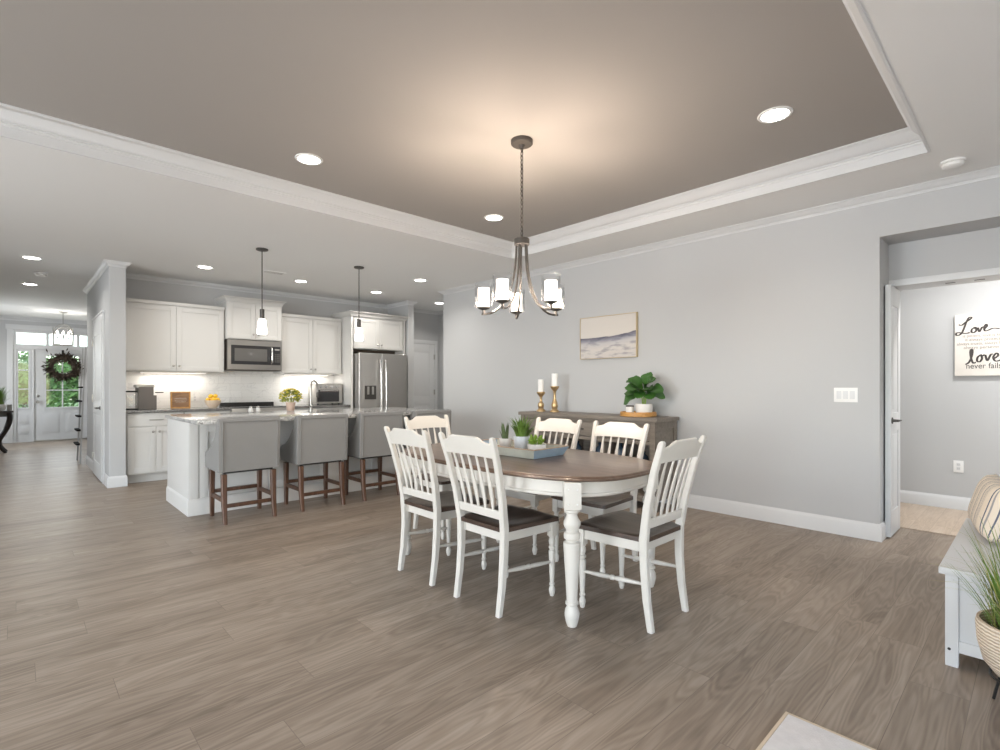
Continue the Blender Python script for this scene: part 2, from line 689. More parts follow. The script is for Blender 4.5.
M['amber'] = wood('amber_wood', (0.42, 0.20, 0.05), (0.62, 0.33, 0.10), 1, 8, 5, 0.4)
M['yellow'] = mat('lemon_skin', (0.85, 0.52, 0.03), 0.4, var=0.15, vscale=30)
M['bowl'] = mat('cream_bowl', (0.72, 0.58, 0.45), 0.5)
M['flowers'] = mat('yellow_petal', (0.74, 0.62, 0.06), 0.5, var=0.3, vscale=60)
M['pinkpot'] = mat('blush_ceramic', (0.62, 0.46, 0.38), 0.5)
M['rug'] = mat('pale_rug_pile', (0.66, 0.65, 0.66), 0.95, bump=0.8, bscale=160, var=0.12, vscale=35)
M['rugedge'] = mat('tan_rug_binding', (0.56, 0.47, 0.36), 0.9)
M['plastic'] = mat('white_plastic', (0.82, 0.82, 0.81), 0.4)
M['plastic_shade'] = mat('grey_plastic', (0.42, 0.41, 0.40), 0.5)
M['coffee'] = mat('taupe_plastic', (0.15, 0.135, 0.125), 0.4)
M['leafout'] = mat('garden_leaf', (0.16, 0.30, 0.08), 0.55, var=0.5, vscale=1.2)
M['lawn'] = mat('lawn_grass', (0.22, 0.33, 0.10), 0.9, var=0.3, vscale=2)
M['porch'] = mat('porch_concrete', (0.55, 0.53, 0.50), 0.8, var=0.1, vscale=4)
M['bark'] = mat('bark_brown', (0.09, 0.06, 0.04), 0.9)
M['wreath'] = mat('wreath_twig', (0.050, 0.034, 0.022), 0.8, var=0.5, vscale=30)
M['signwood'] = mat('distressed_cream_board', (0.76, 0.72, 0.67), 0.7, var=0.06, vscale=20)
M['ink'] = mat('charcoal_lettering', (0.06, 0.052, 0.05), 0.8)
M['inkpale'] = mat('faded_lettering', (0.33, 0.29, 0.27), 0.8)
M['espresso'] = mat('espresso_wood', (0.018, 0.012, 0.010), 0.35)
M['frame_gold'] = mat('pale_gold_frame', (0.58, 0.47, 0.30), 0.4, 0.3)
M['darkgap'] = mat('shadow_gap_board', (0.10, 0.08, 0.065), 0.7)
M['greyboard'] = mat('grey_board', (0.45, 0.45, 0.455), 0.6)
M['signbrown'] = wood('brown_plaque_wood', (0.20, 0.11, 0.06), (0.34, 0.20, 0.11), 0, 8, 6, 0.6)
M['bluevase'] = mat('dark_blue_glaze', (0.03, 0.05, 0.08), 0.2)


def basket_mat():
    m = bpy.data.materials.new('woven_basket')
    m.use_nodes = True
    t = m.node_tree
    L = t.links.new
    p = t.nodes['Principled BSDF']
    p.inputs['Roughness'].default_value = 0.85
    tc = t.nodes.new('ShaderNodeTexCoord')
    wv = t.nodes.new('ShaderNodeTexWave')
    wv.bands_direction = 'Z'
    wv.inputs['Scale'].default_value = 26
    wv.inputs['Distortion'].default_value = 2.0
    wv.inputs['Detail'].default_value = 2
    wv.inputs['Detail Scale'].default_value = 2
    L(tc.outputs['Object'], wv.inputs['Vector'])
    r = ramp(t, [(0.1, (0.46, 0.36, 0.27)), (0.5, (0.66, 0.56, 0.45)), (1.0, (0.76, 0.67, 0.56))])
    L(wv.outputs['Fac'], r.inputs[0])
    L(r.outputs[0], p.inputs['Base Color'])
    bp = t.nodes.new('ShaderNodeBump')
    bp.inputs['Strength'].default_value = 0.6
    bp.inputs['Distance'].default_value = 0.006
    L(wv.outputs['Fac'], bp.inputs['Height'])
    L(bp.outputs[0], p.inputs['Normal'])
    return m


def stripe_mat():
    m = bpy.data.materials.new('striped_cushion_cloth')
    m.use_nodes = True
    t = m.node_tree
    L = t.links.new
    p = t.nodes['Principled BSDF']
    p.inputs['Roughness'].default_value = 0.95
    tc = t.nodes.new('ShaderNodeTexCoord')
    sp = t.nodes.new('ShaderNodeSeparateXYZ')
    L(tc.outputs['Object'], sp.inputs[0])
    mu = t.nodes.new('ShaderNodeMath')
    mu.operation = 'MULTIPLY'
    mu.inputs[1].default_value = 9.5
    L(sp.outputs[0], mu.inputs[0])
    fr = t.nodes.new('ShaderNodeMath')
    fr.operation = 'FRACT'
    L(mu.outputs[0], fr.inputs[0])
    cr, bl, gy = (0.72, 0.63, 0.52), (0.12, 0.13, 0.17), (0.30, 0.29, 0.29)
    r = ramp(t, [(0.0, cr), (0.16, bl), (0.24, cr), (0.36, gy), (0.40, cr), (0.54, bl), (0.58, cr), (0.70, gy), (0.73, cr)])
    r.color_ramp.interpolation = 'CONSTANT'
    L(fr.outputs[0], r.inputs[0])
    L(r.outputs[0], p.inputs['Base Color'])
    nz = t.nodes.new('ShaderNodeTexNoise')
    nz.inputs['Scale'].default_value = 220
    L(tc.outputs['Object'], nz.inputs['Vector'])
    bp = t.nodes.new('ShaderNodeBump')
    bp.inputs['Strength'].default_value = 0.7
    bp.inputs['Distance'].default_value = 0.004
    L(nz.outputs['Fac'], bp.inputs['Height'])
    L(bp.outputs[0], p.inputs['Normal'])
    return m


def painting_mat():
    """soft dune scene: pale sky over grey-violet sweeping ground; object y runs right to left, z up"""
    m = bpy.data.materials.new('dune_painting')
    m.use_nodes = True
    t = m.node_tree
    L = t.links.new
    p = t.nodes['Principled BSDF']
    p.inputs['Roughness'].default_value = 0.8
    tc = t.nodes.new('ShaderNodeTexCoord')
    sp = t.nodes.new('ShaderNodeSeparateXYZ')
    L(tc.outputs['Object'], sp.inputs[0])

    def mth(op, a, b=0.0):
        n = t.nodes.new('ShaderNodeMath')
        n.operation = op
        for i, v in enumerate((a, b)):
            if isinstance(v, (int, float)):
                n.inputs[i].default_value = v
            else:
                L(v, n.inputs[i])
        return n.outputs[0]
    u = mth('DIVIDE', mth('MULTIPLY', sp.outputs[1], -1.0), 0.76)      # -0.5 left .. 0.5 right
    u01 = mth('ADD', u, 0.5)
    mp = t.nodes.new('ShaderNodeMapping')
    mp.inputs['Scale'].default_value = (1, 2.2, 9)
    mp.inputs['Rotation'].default_value = (math.radians(12), 0, 0)
    L(tc.outputs['Object'], mp.inputs['Vector'])
    nz = t.nodes.new('ShaderNodeTexNoise')
    nz.inputs['Scale'].default_value = 2.6
    nz.inputs['Detail'].default_value = 6
    L(mp.outputs[0], nz.inputs['Vector'])
    hor = mth('ADD', mth('MULTIPLY', mth('POWER', u01, 3.5), 0.05), 0.0)   # horizon climbs to the right
    d = mth('SUBTRACT', mth('ADD', sp.outputs[2], mth('MULTIPLY', mth('SUBTRACT', nz.outputs['Fac'], 0.5), 0.03)), hor)
    dn = mth('ADD', mth('DIVIDE', d, 0.5), 0.5)
    sky_ = ramp(t, [(0.0, (0.56, 0.53, 0.51)), (0.22, (0.60, 0.57, 0.54)), (0.36, (0.50, 0.49, 0.50)), (0.43, (0.27, 0.27, 0.32)), (0.492, (0.14, 0.14, 0.18)), (0.505, (0.62, 0.585, 0.545)), (1.0, (0.60, 0.57, 0.535))])
    L(dn, sky_.inputs[0])
    st = ramp(t, [(0.36, (0.55, 0.55, 0.62)), (0.5, (1, 1, 1)), (0.62, (1.0, 0.98, 0.97))])
    L(nz.outputs['Fac'], st.inputs[0])
    below = mth('LESS_THAN', dn, 0.5)
    mx = t.nodes.new('ShaderNodeMix')
    mx.data_type = 'RGBA'
    mx.blend_type = 'MULTIPLY'
    L(mth('MULTIPLY', below, 0.85), mx.inputs[0])
    L(sky_.outputs[0], mx.inputs[6])
    L(st.outputs[0], mx.inputs[7])
    L(mx.outputs[2], p.inputs['Base Color'])
    return m


M['basket'] = basket_mat()
M['stripe'] = stripe_mat()
M['painting'] = painting_mat()

# ================================================================== THE SETTING
H = 2.72      # ceiling
XW = 4.92     # right wall
YK = 8.38     # kitchen wall

bm = B()
box(bm, -4.4, 8.0, -4.2, 15.2, -0.1, 0.0)
struct('floor', bm, M['floor'])
bm = B()
box(bm, 5.53, 6.719, -1.5, 1.349, 0.0005, 0.008, 0.003)
struct('floor_hall', bm, M['hallfloor'])

# ceiling with the tray opening
TX0, TX1, TY0, TY1, TZ = -2.3, 4.25, 0.49, 4.285, 2.88
bm = B()
for x0, x1, y0, y1 in ((-4.4, TX0, -4.2, 15.35), (TX1, 8.0, -4.2, 15.35), (TX0, TX1, -4.2, TY0), (TX0, TX1, TY1, 15.35)):
    box(bm, x0, x1, y0, y1, H, H + 0.3)
struct('ceiling', bm, M['ceil'])
bm = B()
box(bm, TX0, TX1, TY0, TY1, TZ, TZ + 0.14)
struct('ceiling_tray', bm, M['tray'])

# right wall with its wide opening
bm = B()
OP1, OP0, OPZ = 0.875, -0.72, 2.39
box(bm, XW, XW + 0.13, OP1, 6.52, 0, H)
box(bm, XW, XW + 0.339, OP0, OP1, OPZ, H)
box(bm, XW + 0.13, XW + 0.339, OP1, OP1 + 0.12, 0, H)
box(bm, XW + 0.13, XW + 0.339, OP0 - 0.12, OP0, 0, H)
box(bm, XW, XW + 0.13, -4.2, OP0, 0, H)
struct('wall_right', bm, M['wall'])
# inner wall of the recess, with the double-door frame
bm = B()
DX0, DX1 = XW + 0.34, XW + 0.60
box(bm, DX0, DX1, 0.895, 1.35, 0, H)
box(bm, DX0, DX1, -0.56, 0.895, 2.058, H)
box(bm, DX0, DX1, -1.6, -0.56, 0, H)
struct('wall_recess', bm, M['wall'])
bm = B()
box(bm, DX0 - 0.004, DX1 + 0.01, -0.575, 0.893, 2.04, 2.058, 0.002)
box(bm, DX0 - 0.012, DX0 - 0.001, -0.62, 0.873, 2.04, 2.092, 0.003)
box(bm, DX0 + 0.0, DX1 + 0.01, 0.869, 0.893, 0, 2.04, 0.002)
box(bm, DX0 + 0.0, DX1 + 0.01, -0.575, -0.555, 0, 2.04, 0.002)
jamb = struct('trim_1', bm, M['trim'])
for yy in (0.50, 0.33):
    t_ = B()
    box(t_, DX0 + 0.12, DX0 + 0.15, yy - 0.03, yy + 0.03, 2.0375, 2.0405, 0.001)
    obj('ball_catch', t_, M['dkmetal'], jamb)

bm = B()
box(bm, 6.72, 6.84, -1.6, 1.47, 0, H)
struct('wall_hall_back', bm, M['wall'])
bm = B()
box(bm, DX1, 6.72, 1.35, 1.47, 0, H)
struct('wall_hall_left', bm, M['wall'])
bm = B()
box(bm, DX1, 6.72, -1.6, -1.5, 0, H)
struct('wall_hall_right', bm, M['wall'])

# kitchen back wall, its pier beside the refrigerator, the back hall
bm = B()
box(bm, 0.965, 6.32, YK, YK + 0.12, 0, H)
struct('wall_kitchen', bm, M['wall'])
bm = B()
box(bm, 5.03, 5.15, 7.70, YK, 0, H)
struct('wall_pier', bm, M['wall'])
bm = B()
box(bm, 6.2, 6.32, 6.52, YK, 0, H)
struct('wall_back_hall', bm, M['wall'])
bm = B()
box(bm, XW + 0.13, 6.32, 6.40, 6.52, 0, H)
struct('wall_back_hall_near', bm, M['wall'])
# pantry wall that ends in a column
bm = B()
box(bm, 0.80, 0.965, 7.67, 10.3, 0, H)
es = [e for e in bm.edges if abs(e.verts[0].co.x - 0.8) < 1e-4 and abs(e.verts[1].co.x - 0.8) < 1e-4 and abs(e.verts[0].co.y - e.verts[1].co.y) < 1e-4]
bmesh.ops.bevel(bm, geom=es, offset=0.02, segments=5, profile=0.5, affect='EDGES')
struct('wall_pantry', bm, M['wall'])
bm = B()
box(bm, 1.0, 3.0, 10.18, 10.3, 0, H)
box(bm, 3.0, 3.12, 10.18, 15.2, 0, H)
struct('wall_foyer_right', bm, M['wall'])
bm = B()
box(bm, -1.32, -1.2, 7.0, 12.8, 0, H)
box(bm, -1.32, -1.2, 14.2, 15.2, 0, H)
box(bm, -1.32, -1.2, 12.8, 14.2, 0, 0.75)
box(bm, -1.32, -1.2, 12.8, 14.2, 2.25, H)
box(bm, -4.4, -1.2, 7.0, 7.12, 0, H)
struct('wall_foyer_left', bm, M['wall'])
# front wall round the entry unit
EX0, EX1, EZ = -0.06, 1.56, 2.44
bm = B()
box(bm, -1.32, EX0, 15.2, 15.35, 0, H)
box(bm, EX1, 3.12, 15.2, 15.35, 0, H)
box(bm, EX0, EX1, 15.2, 15.35, EZ, H)
struct('wall_front', bm, M['wall'])
# back and left walls of the living room, with windows (behind the camera)
bm = B()
for x0, x1 in ((-4.4, -4.0), (-1.8, -1.5), (1.0, 1.0 + 0.001), (3.2, 5.05)):
    if x1 - x0 > 0.01:
        box(bm, x0, x1, -4.32, -4.2, 0, H)
box(bm, -4.0, 3.2, -4.32, -4.2, 2.42, H)
box(bm, -4.0, 3.2, -4.32, -4.2, 0, 0.25)
box(bm, 0.7, 1.0, -4.32, -4.2, 0.25, 2.42)
struct('wall_back', bm, M['wall'])
bm = B()
for y0, y1 in ((-4.32, -3.5), (-1.3, -0.5), (1.7, 2.5), (4.7, 7.12)):
    box(bm, -4.52, -4.4, y0, y1, 0, H)
box(bm, -4.52, -4.4, -3.5, 4.7, 2.42, H)
box(bm, -4.52, -4.4, -3.5, 4.7, 0, 0.25)
struct('wall_left', bm, M['wall'])

# mouldings
crown = [(0, H), (0.082, H), (0.082, H - 0.010), (0.070, H - 0.014), (0.062, H - 0.026), (0.042, H - 0.046), (0.024, H - 0.058), (0.018, H - 0.060), (0.018, H - 0.068), (0.010, H - 0.072), (0.008, H - 0.086), (0, H - 0.088)]
bm = B()
sweep(bm, [(XW + 0.13, 6.52), (XW, 6.52), (XW, -4.2)], [(d * 0.78, H - (H - z) * 0.70) for d, z in crown])
struct('trim_2', bm, M['trim'])
bm = B()
crown_small = [(d * 0.62, H - (H - z) * 0.72) for d, z in crown]
sweep(bm, [(1.0, 10.3), (0.8, 10.3), (0.8, 7.67), (0.965, 7.67), (0.965, YK), (5.03, YK), (5.03, 7.70), (5.15, 7.70), (5.15, YK), (6.2, YK), (6.2, 6.52)], crown_small)
struct('trim_3', bm, M['trim'])
bm = B()
sweep(bm, [(-1.2, 15.2), (3.0, 15.2)], crown)
struct('trim_4', bm, M['trim'])
# tray: flat frieze then crown
tc_ = [(0, TZ), (0.098, TZ), (0.098, TZ - 0.010), (0.088, TZ - 0.014), (0.078, TZ - 0.03), (0.050, TZ - 0.058), (0.034, TZ - 0.070), (0.026, TZ - 0.074), (0.026, TZ - 0.082), (0.018, TZ - 0.086), (0.016, TZ - 0.098), (0.012, TZ - 0.100), (0.012, H - 0.004), (0, H - 0.004)]
bm = B()
sweep(bm, [(TX0, TY1), (TX1, TY1), (TX1, TY0), (TX0, TY0)], tc_, closed=True)
struct('trim_5', bm, M['trim'])

light('hall_fill', 'AREA', (5.9, 0.2, H - 0.02), 21, (1.0, 0.97, 0.93), 0.25, spread=math.radians(160))  # added fill light for the hall wall, no fixture modelled
light('hall_fill', 'AREA', (5.85, -0.9, H - 0.02), 21, (1.0, 0.97, 0.93), 0.25, spread=math.radians(160))  # second added fill, farther along the hall
light('foyer_lamp', 'POINT', (0.679, 13.6, 2.25), 12, (1.0, 0.95, 0.88), radius=0.02)
light('foyer_side_fill', 'AREA', (-1.27, 13.5, 1.5), 48, DAY, 1.4, 1.5, (1.15, 0, -PI / 2))  # added fill that brightens the foyer and front wall from out of view

base = [(0, 0), (0.016, 0), (0.016, 0.105), (0.012, 0.118), (0.007, 0.126), (0.005, 0.134), (0, 0.134)]
bm = B()
sweep(bm, [(XW + 0.13, 6.52), (XW, 6.52), (XW, OP1), (XW + 0.335, OP1)], base)
struct('baseboard_right', bm, M['trim'])
bm = B()
sweep(bm, [(6.72, 1.35), (6.72, -1.5)], base)
struct('baseboard_hall', bm, M['trim'])
bm = B()
sweep(bm, [(1.0, 10.3), (0.8, 10.3), (0.8, 9.165)], base)
sweep(bm, [(0.8, 8.03), (0.8, 7.67), (0.965, 7.67), (0.965, 7.78)], base)
struct('baseboard_pantry', bm, M['trim'])
bm = B()
sweep(bm, [(5.03, 7.72), (5.03, 7.70), (5.15, 7.70), (5.15, YK), (5.3, YK)], base)
sweep(bm, [(-1.2, 15.2), (EX0 - 0.1, 15.2)], base)
struct('baseboard_back', bm, M['trim'])

# backsplash
bm = B()
box(bm, 0.966, 3.958, YK - 0.012, YK - 0.001, 0.90, 1.46)
struct('wall_backsplash', bm, M['tile'])

# living-room windows behind the camera
def room_window(name, horiz, a0, a1, fixed):
    bm = B()
    def bx(p0, p1, z0, z1):
        if horiz:
            box(bm, p0, p1, fixed - 0.03, fixed + 0.03, z0, z1, 0.004)
        else:
            box(bm, fixed - 0.03, fixed + 0.03, p0, p1, z0, z1, 0.004)
    bx(a0, a0 + 0.06, 0.25, 2.42)
    bx(a1 - 0.06, a1, 0.25, 2.42)
    bx(a0, a1, 0.25, 0.31)
    bx(a0, a1, 2.36, 2.42)
    bx((a0 + a1) / 2 - 0.025, (a0 + a1) / 2 + 0.025, 0.25, 2.42)
    struct(name, bm, M['trim'])


for i, (a, b) in enumerate(((-4.0, -1.8), (-1.5, 0.7), (1.0, 3.2))):
    room_window('window_%d' % (i + 1), True, a, b, -4.26)
for i, (a, b) in enumerate(((-3.5, -1.3), (-0.5, 1.7), (2.5, 4.7))):
    room_window('window_%d' % (i + 4), False, a, b, -4.46)


bm = B()
for a, b, c, d in ((12.8, 12.86, 0.75, 2.25), (14.14, 14.2, 0.75, 2.25), (12.86, 14.14, 0.75, 0.81), (12.86, 14.14, 2.19, 2.25), (12.86, 14.14, 1.48, 1.53)):
    box(bm, -1.30, -1.22, a, b, c, d, 0.003)
struct('window_7', bm, M['trim'])  # unseen window, added to go with the foyer fill light

# ------------------------------------------------------------------ doors
def panel_leaf(bm, w, h, t, panels, stile=0.11):
    """door leaf in the plane x (0..w), z (0..h), thickness along y (0..t), moulded panels on both faces"""
    box(bm, 0, w, 0.006, t - 0.006, 0, h)
    for y0, y1 in ((0, 0.008), (t - 0.008, t)):
        zs = [0] + [z for p in panels for z in p] + [h]
        box(bm, 0, stile, y0, y1, 0, h, 0.002)
        box(bm, w - stile, w, y0, y1, 0, h, 0.002)
        for i in range(0, len(zs), 2):
            box(bm, stile, w - stile, y0, y1, zs[i], zs[i + 1], 0.002)
        for z0, z1 in panels:
            a = 0.028
            yy = (y0 - 0.0 if y0 == 0 else y1 - 0.0)
            box(bm, stile + a, w - stile - a, (0.002 if y0 == 0 else t - 0.008), (0.008 if y0 == 0 else t - 0.002), z0 + a, z1 - a, 0.003)


# hall double door: the leaf standing open into the hall
dh = link('door_1', None)
dh['kind'] = 'structure'
dh.location = (5.065, 0.829, 0.012)
ORG['door_1'] = Vector(dh.location)
bm = B()
panel_leaf(bm, 0.405, 2.02, 0.036, [(0.20, 0.84), (0.99, 1.86)], 0.085)
obj('door_leaf', bm, M['door'], dh)
bm = B()
lathe(bm, [(0.026, 0), (0.026, 0.006), (0.012, 0.010), (0.010, 0.045)], (0.055, 0.0, 0.93), 16, (0, -1, 0))
tube(bm, spline([(0.055, -0.042, 0.93), (0.09, -0.046, 0.93), (0.14, -0.044, 0.929), (0.17, -0.042, 0.928)], 5), [0.009] * 6 + [0.008] * 5 + [0.007] * 5, 10)
obj('lever_handle', bm, M['dkmetal'], dh)
for z in (0.22, 1.0, 1.80):
    bm = B()
    tube(bm, [(0.411, 0.030, z - 0.045), (0.411, 0.030, z + 0.045)], 0.006, 8)
    obj('hinge', bm, M['dkmetal'], dh)

# pantry door in the wall at the left of the kitchen (closed, seen edge-on)
pd = link('door_2', None)
pd['kind'] = 'structure'
pd.location = (0.8, 8.6, 0)
ORG['door_2'] = Vector(pd.location)
bm = B()
y0, y1 = 8.13, 9.07
for a, b, z0, z1 in ((y0 - 0.09, y0, 0, 2.06), (y1, y1 + 0.09, 0, 2.06), (y0 - 0.09, y1 + 0.09, 2.06, 2.15)):
    box(bm, 0.776, 0.7995, a, b, z0, z1, 0.006)
box(bm, 0.768, 0.7995, y0 - 0.10, y1 + 0.10, 2.14, 2.165, 0.004)
obj('door_casing', bm, M['trim'], pd, world=True)
t_ = B()
panel_leaf(t_, y1 - y0 - 0.006, 2.045, 0.03, [(0.2, 0.85), (1.0, 1.88)], 0.13)
bmesh.ops.transform(t_, matrix=Matrix.Translation((0.7995, y0 + 0.003, 0.012)) @ Matrix.Rotation(PI / 2, 4, 'Z'), verts=t_.verts[:])
bmesh.ops.translate(t_, vec=(-0.0, 0, 0), verts=t_.verts[:])
obj('door_leaf', t_, M['door'], pd, world=True)
for z in (0.25, 1.05, 1.82):
    bm = B()
    box(bm, 0.757, 0.775, y1 - 0.02, y1 + 0.005, z - 0.05, z + 0.05, 0.003)
    obj('hinge', bm, M['nickel'], pd, world=True)
bm = B()
lathe(bm, [(0.026, 0), (0.026, 0.006), (0.010, 0.010), (0.010, 0.045)], (0.7695, y0 + 0.09, 0.94), 14, (-1, 0, 0))
tube(bm, [(0.727, y0 + 0.09, 0.94), (0.725, y0 + 0.14, 0.94), (0.727, y0 + 0.20, 0.94)], 0.008, 8)
obj('lever_handle', bm, M['dkmetal'], pd, world=True)

# door in the back hall
bd = link('door_3', None)
bd['kind'] = 'structure'
bd.location = (5.6, YK, 0)
ORG['door_3'] = Vector(bd.location)
bm = B()
x0, x1 = 5.36, 6.085
for a, b, z0, z1 in ((x0 - 0.075, x0, 0, 2.05), (x1, x1 + 0.075, 0, 2.05), (x0 - 0.075, x1 + 0.075, 2.05, 2.125)):
    box(bm, a, b, YK - 0.02, YK - 0.0005, z0, z1, 0.005)
obj('door_casing', bm, M['trim'], bd, world=True)
bm = B()
panel_leaf(bm, x1 - x0 - 0.006, 2.035, 0.014, [(0.2, 0.85), (1.0, 1.88)], 0.12)
bmesh.ops.translate(bm, vec=(x0 + 0.003, YK - 0.0145, 0.012), verts=bm.verts[:])
obj('door_leaf', bm, M['door'], bd, world=True)
for z in (0.3, 1.1, 1.80):
    bm = B()
    box(bm, x1 - 0.02, x1 + 0.012, YK - 0.03, YK - 0.021, z - 0.05, z + 0.05, 0.003)
    obj('hinge', bm, M['nickel'], bd, world=True)

# front entry: door, two sidelights, transom
fd = link('door_4', None)
fd['kind'] = 'structure'
fd.location = (0.75, 15.2, 0)
ORG['door_4'] = Vector(fd.location)
YF = 15.2
bm = B()
for a, b, z0, z1 in ((EX0 - 0.10, EX0, 0, EZ), (EX1, EX1 + 0.10, 0, EZ), (EX0 - 0.12, EX1 + 0.12, EZ, EZ + 0.11)):
    box(bm, a, b, YF - 0.025, YF - 0.0005, z0, z1, 0.005)
# jambs, mullions and transom bar
for a, b in ((EX0 + 0.001, EX0 + 0.05), (0.235, 0.275), (1.225, 1.265), (EX1 - 0.05, EX1 - 0.001)):
    box(bm, a, b, YF + 0.001, YF + 0.11, 0.0, 2.0295)
box(bm, EX0 + 0.001, EX1 - 0.001, YF + 0.001, YF + 0.11, 2.03, 2.13, 0.004)
box(bm, EX0 + 0.001, EX1 - 0.001, YF + 0.001, YF + 0.11, EZ - 0.06, EZ - 0.001, 0.004)
for a in (EX0 + 0.001, 0.47, 1.0, EX1 - 0.051):
    box(bm, a, a + 0.05, YF + 0.001, YF + 0.11, 2.13, EZ - 0.06)
obj('door_frame', bm, M['trim'], fd, world=True)


def glazed(bm, x0, x1, z0, z1, gx0, gx1, gz0, gz1, y0, y1, nx, nz, panels):
    box(bm, x0, gx0, y0, y1, z0, z1)
    box(bm, gx1, x1, y0, y1, z0, z1)
    box(bm, gx0, gx1, y0, y1, z0, gz0)
    box(bm, gx0, gx1, y0, y1, gz1, z1)
    # moulded frame round the glass
    for a, b, c, d in ((gx0 - 0.03, gx0 + 0.008, gz0 - 0.03, gz1 + 0.03), (gx1 - 0.008, gx1 + 0.03, gz0 - 0.03, gz1 + 0.03), (gx0, gx1, gz0 - 0.03, gz0 + 0.008), (gx0, gx1, gz1 - 0.008, gz1 + 0.03)):
        box(bm, a, b, y0 - 0.012, y0 + 0.002, c, d, 0.003)
    for i in range(1, nx):
        a = gx0 + (gx1 - gx0) * i / nx
        box(bm, a - 0.011, a + 0.011, y0 + 0.004, y1 - 0.004, gz0, gz1)
    for i in range(1, nz):
        c = gz0 + (gz1 - gz0) * i / nz
        box(bm, gx0, gx1, y0 + 0.005, y1 - 0.005, c - 0.011, c + 0.011)
    for a, b, c, d in panels:
        box(bm, a, b, y0 - 0.008, y0 + 0.002, c, d, 0.004)
        box(bm, a + 0.025, b - 0.025, y0 - 0.014, y0 - 0.006, c + 0.025, d - 0.025, 0.004)


bm = B()
glazed(bm, 0.272, 1.228, 0.02, 2.0295, 0.465, 1.04, 0.74, 1.90, YF + 0.03, YF + 0.075, 2, 3, [(0.40, 0.70, 0.17, 0.60), (0.80, 1.10, 0.17, 0.60)])
leaf = obj('door_leaf', bm, M['door'], fd, world=True)
bm = B()
box(bm, 0.465, 1.04, YF + 0.050, YF + 0.054, 0.74, 1.90)
obj('glass_pane', bm, M['pane'], leaf, world=True)
bm = B()
lathe(bm, [(0.03, 0), (0.03, 0.012), (0.02, 0.018)], (0.335, YF + 0.03, 1.0), 16, (0, -1, 0))
obj('deadbolt', bm, M['nickel'], leaf, world=True)
bm = B()
lathe(bm, [(0.03, 0), (0.03, 0.006), (0.012, 0.012), (0.012, 0.04), (0.03, 0.05), (0.033, 0.065), (0.02, 0.08)], (0.335, YF + 0.03, 0.87), 16, (0, -1, 0))
obj('door_knob', bm, M['nickel'], leaf, world=True)
for s, a, b, g0, g1 in (('l', EX0 + 0.046, 0.239, 0.012, 0.19), ('r', 1.261, EX1 - 0.046, 1.31, 1.465)):
    bm = B()
    glazed(bm, a, b, 0.0, 2.0295, g0, g1, 0.74, 1.98, YF + 0.03, YF + 0.075, 1, 3, [(g0, g1, 0.17, 0.34), (g0, g1, 0.40, 0.60)])
    sl = obj('sidelight', bm, M['door'], fd, world=True)
    bm = B()
    box(bm, g0, g1, YF + 0.050, YF + 0.054, 0.74, 1.98)
    obj('glass_pane', bm, M['pane'], sl, world=True)
bm = B()
box(bm, EX0 + 0.05, EX1 - 0.05, YF + 0.05, YF + 0.054, 2.13, EZ - 0.06)
obj('transom_pane', bm, M['pane'], fd, world=True)
bm = B()
box(bm, 0.27, 1.23, YF - 0.03, YF + 0.11, 0.0, 0.022, 0.004)
obj('threshold', bm, M['nickel'], fd, world=True)

# ================================================================== KITCHEN
def shaker(bm, x0, x1, z0, z1, y, t=0.02, fr=0.062):
    """shaker door, front face at y looking towards -y"""
    box(bm, x0, x0 + fr, y, y + t, z0, z1, 0.002)
    box(bm, x1 - fr, x1, y, y + t, z0, z1, 0.002)
    box(bm, x0 + fr, x1 - fr, y, y + t, z0, z0 + fr, 0.002)
    box(bm, x0 + fr, x1 - fr, y, y + t, z1 - fr, z1, 0.002)
    box(bm, x0 + fr - 0.002, x1 - fr + 0.002, y + 0.009, y + t, z0 + fr - 0.002, z1 - fr + 0.002)


def knob(parent, x, y, z):
    bm = B()
    lathe(bm, [(0.006, 0), (0.006, 0.012), (0.014, 0.018), (0.015, 0.026), (0.008, 0.032)], (x, y, z), 12, (0, -1, 0))
    return obj('knob', bm, M['nickel'], parent, world=True)


def wall_cabinet(label, x0, x1, yf, z0, z1, crown_h=0.05, crown_sides=False, crown_x=None, name='wall_cabinet', bottom=True):
    t = thing(name, label, 'cabinet', ((x0 + x1) / 2, (yf + YK) / 2, z0))
    yb = YK - 0.002
    bm = B()
    box(bm, x0, x1, yf, yb, z0, z1, 0.002)
    obj('cabinet_body', bm, M['cab'], t, world=True)
    xm = (x0 + x1) / 2
    zt = z1 - 0.055
    for a, b, kx in ((x0 + 0.012, xm - 0.002, xm - 0.035), (xm + 0.002, x1 - 0.012, xm + 0.035)):
        bm = B()
        shaker(bm, a, b, z0 + 0.012, zt, yf - 0.0205)
        d = obj('cabinet_door', bm, M['cab'], t, world=True)
        knob(d, kx, yf - 0.0205, z0 + 0.075)
    bm = B()
    if crown_sides:
        pr = [(0.0, z1 - 0.03), (0.010, z1 - 0.028), (0.014, z1 - 0.01), (0.045, z1 + 0.028), (0.055, z1 + 0.032), (0.055, z1 + 0.042), (0.0, z1 + 0.042)]
        a, b = crown_x or (x0, x1)
        yc = yf - (0.024 if crown_x else 0.0)
        sweep(bm, [(a, yb), (a, yc), (b, yc), (b, yb)], pr)
        box(bm, a, b, yc, yb, z1 + 0.002, z1 + 0.04)
    else:
        box(bm, x0, x1, yf - 0.018, yf - 0.0005, z1 - 0.04, z1 + 0.006, 0.003)
    obj('cabinet_crown', bm, M['cab'], t, world=True)
    return t


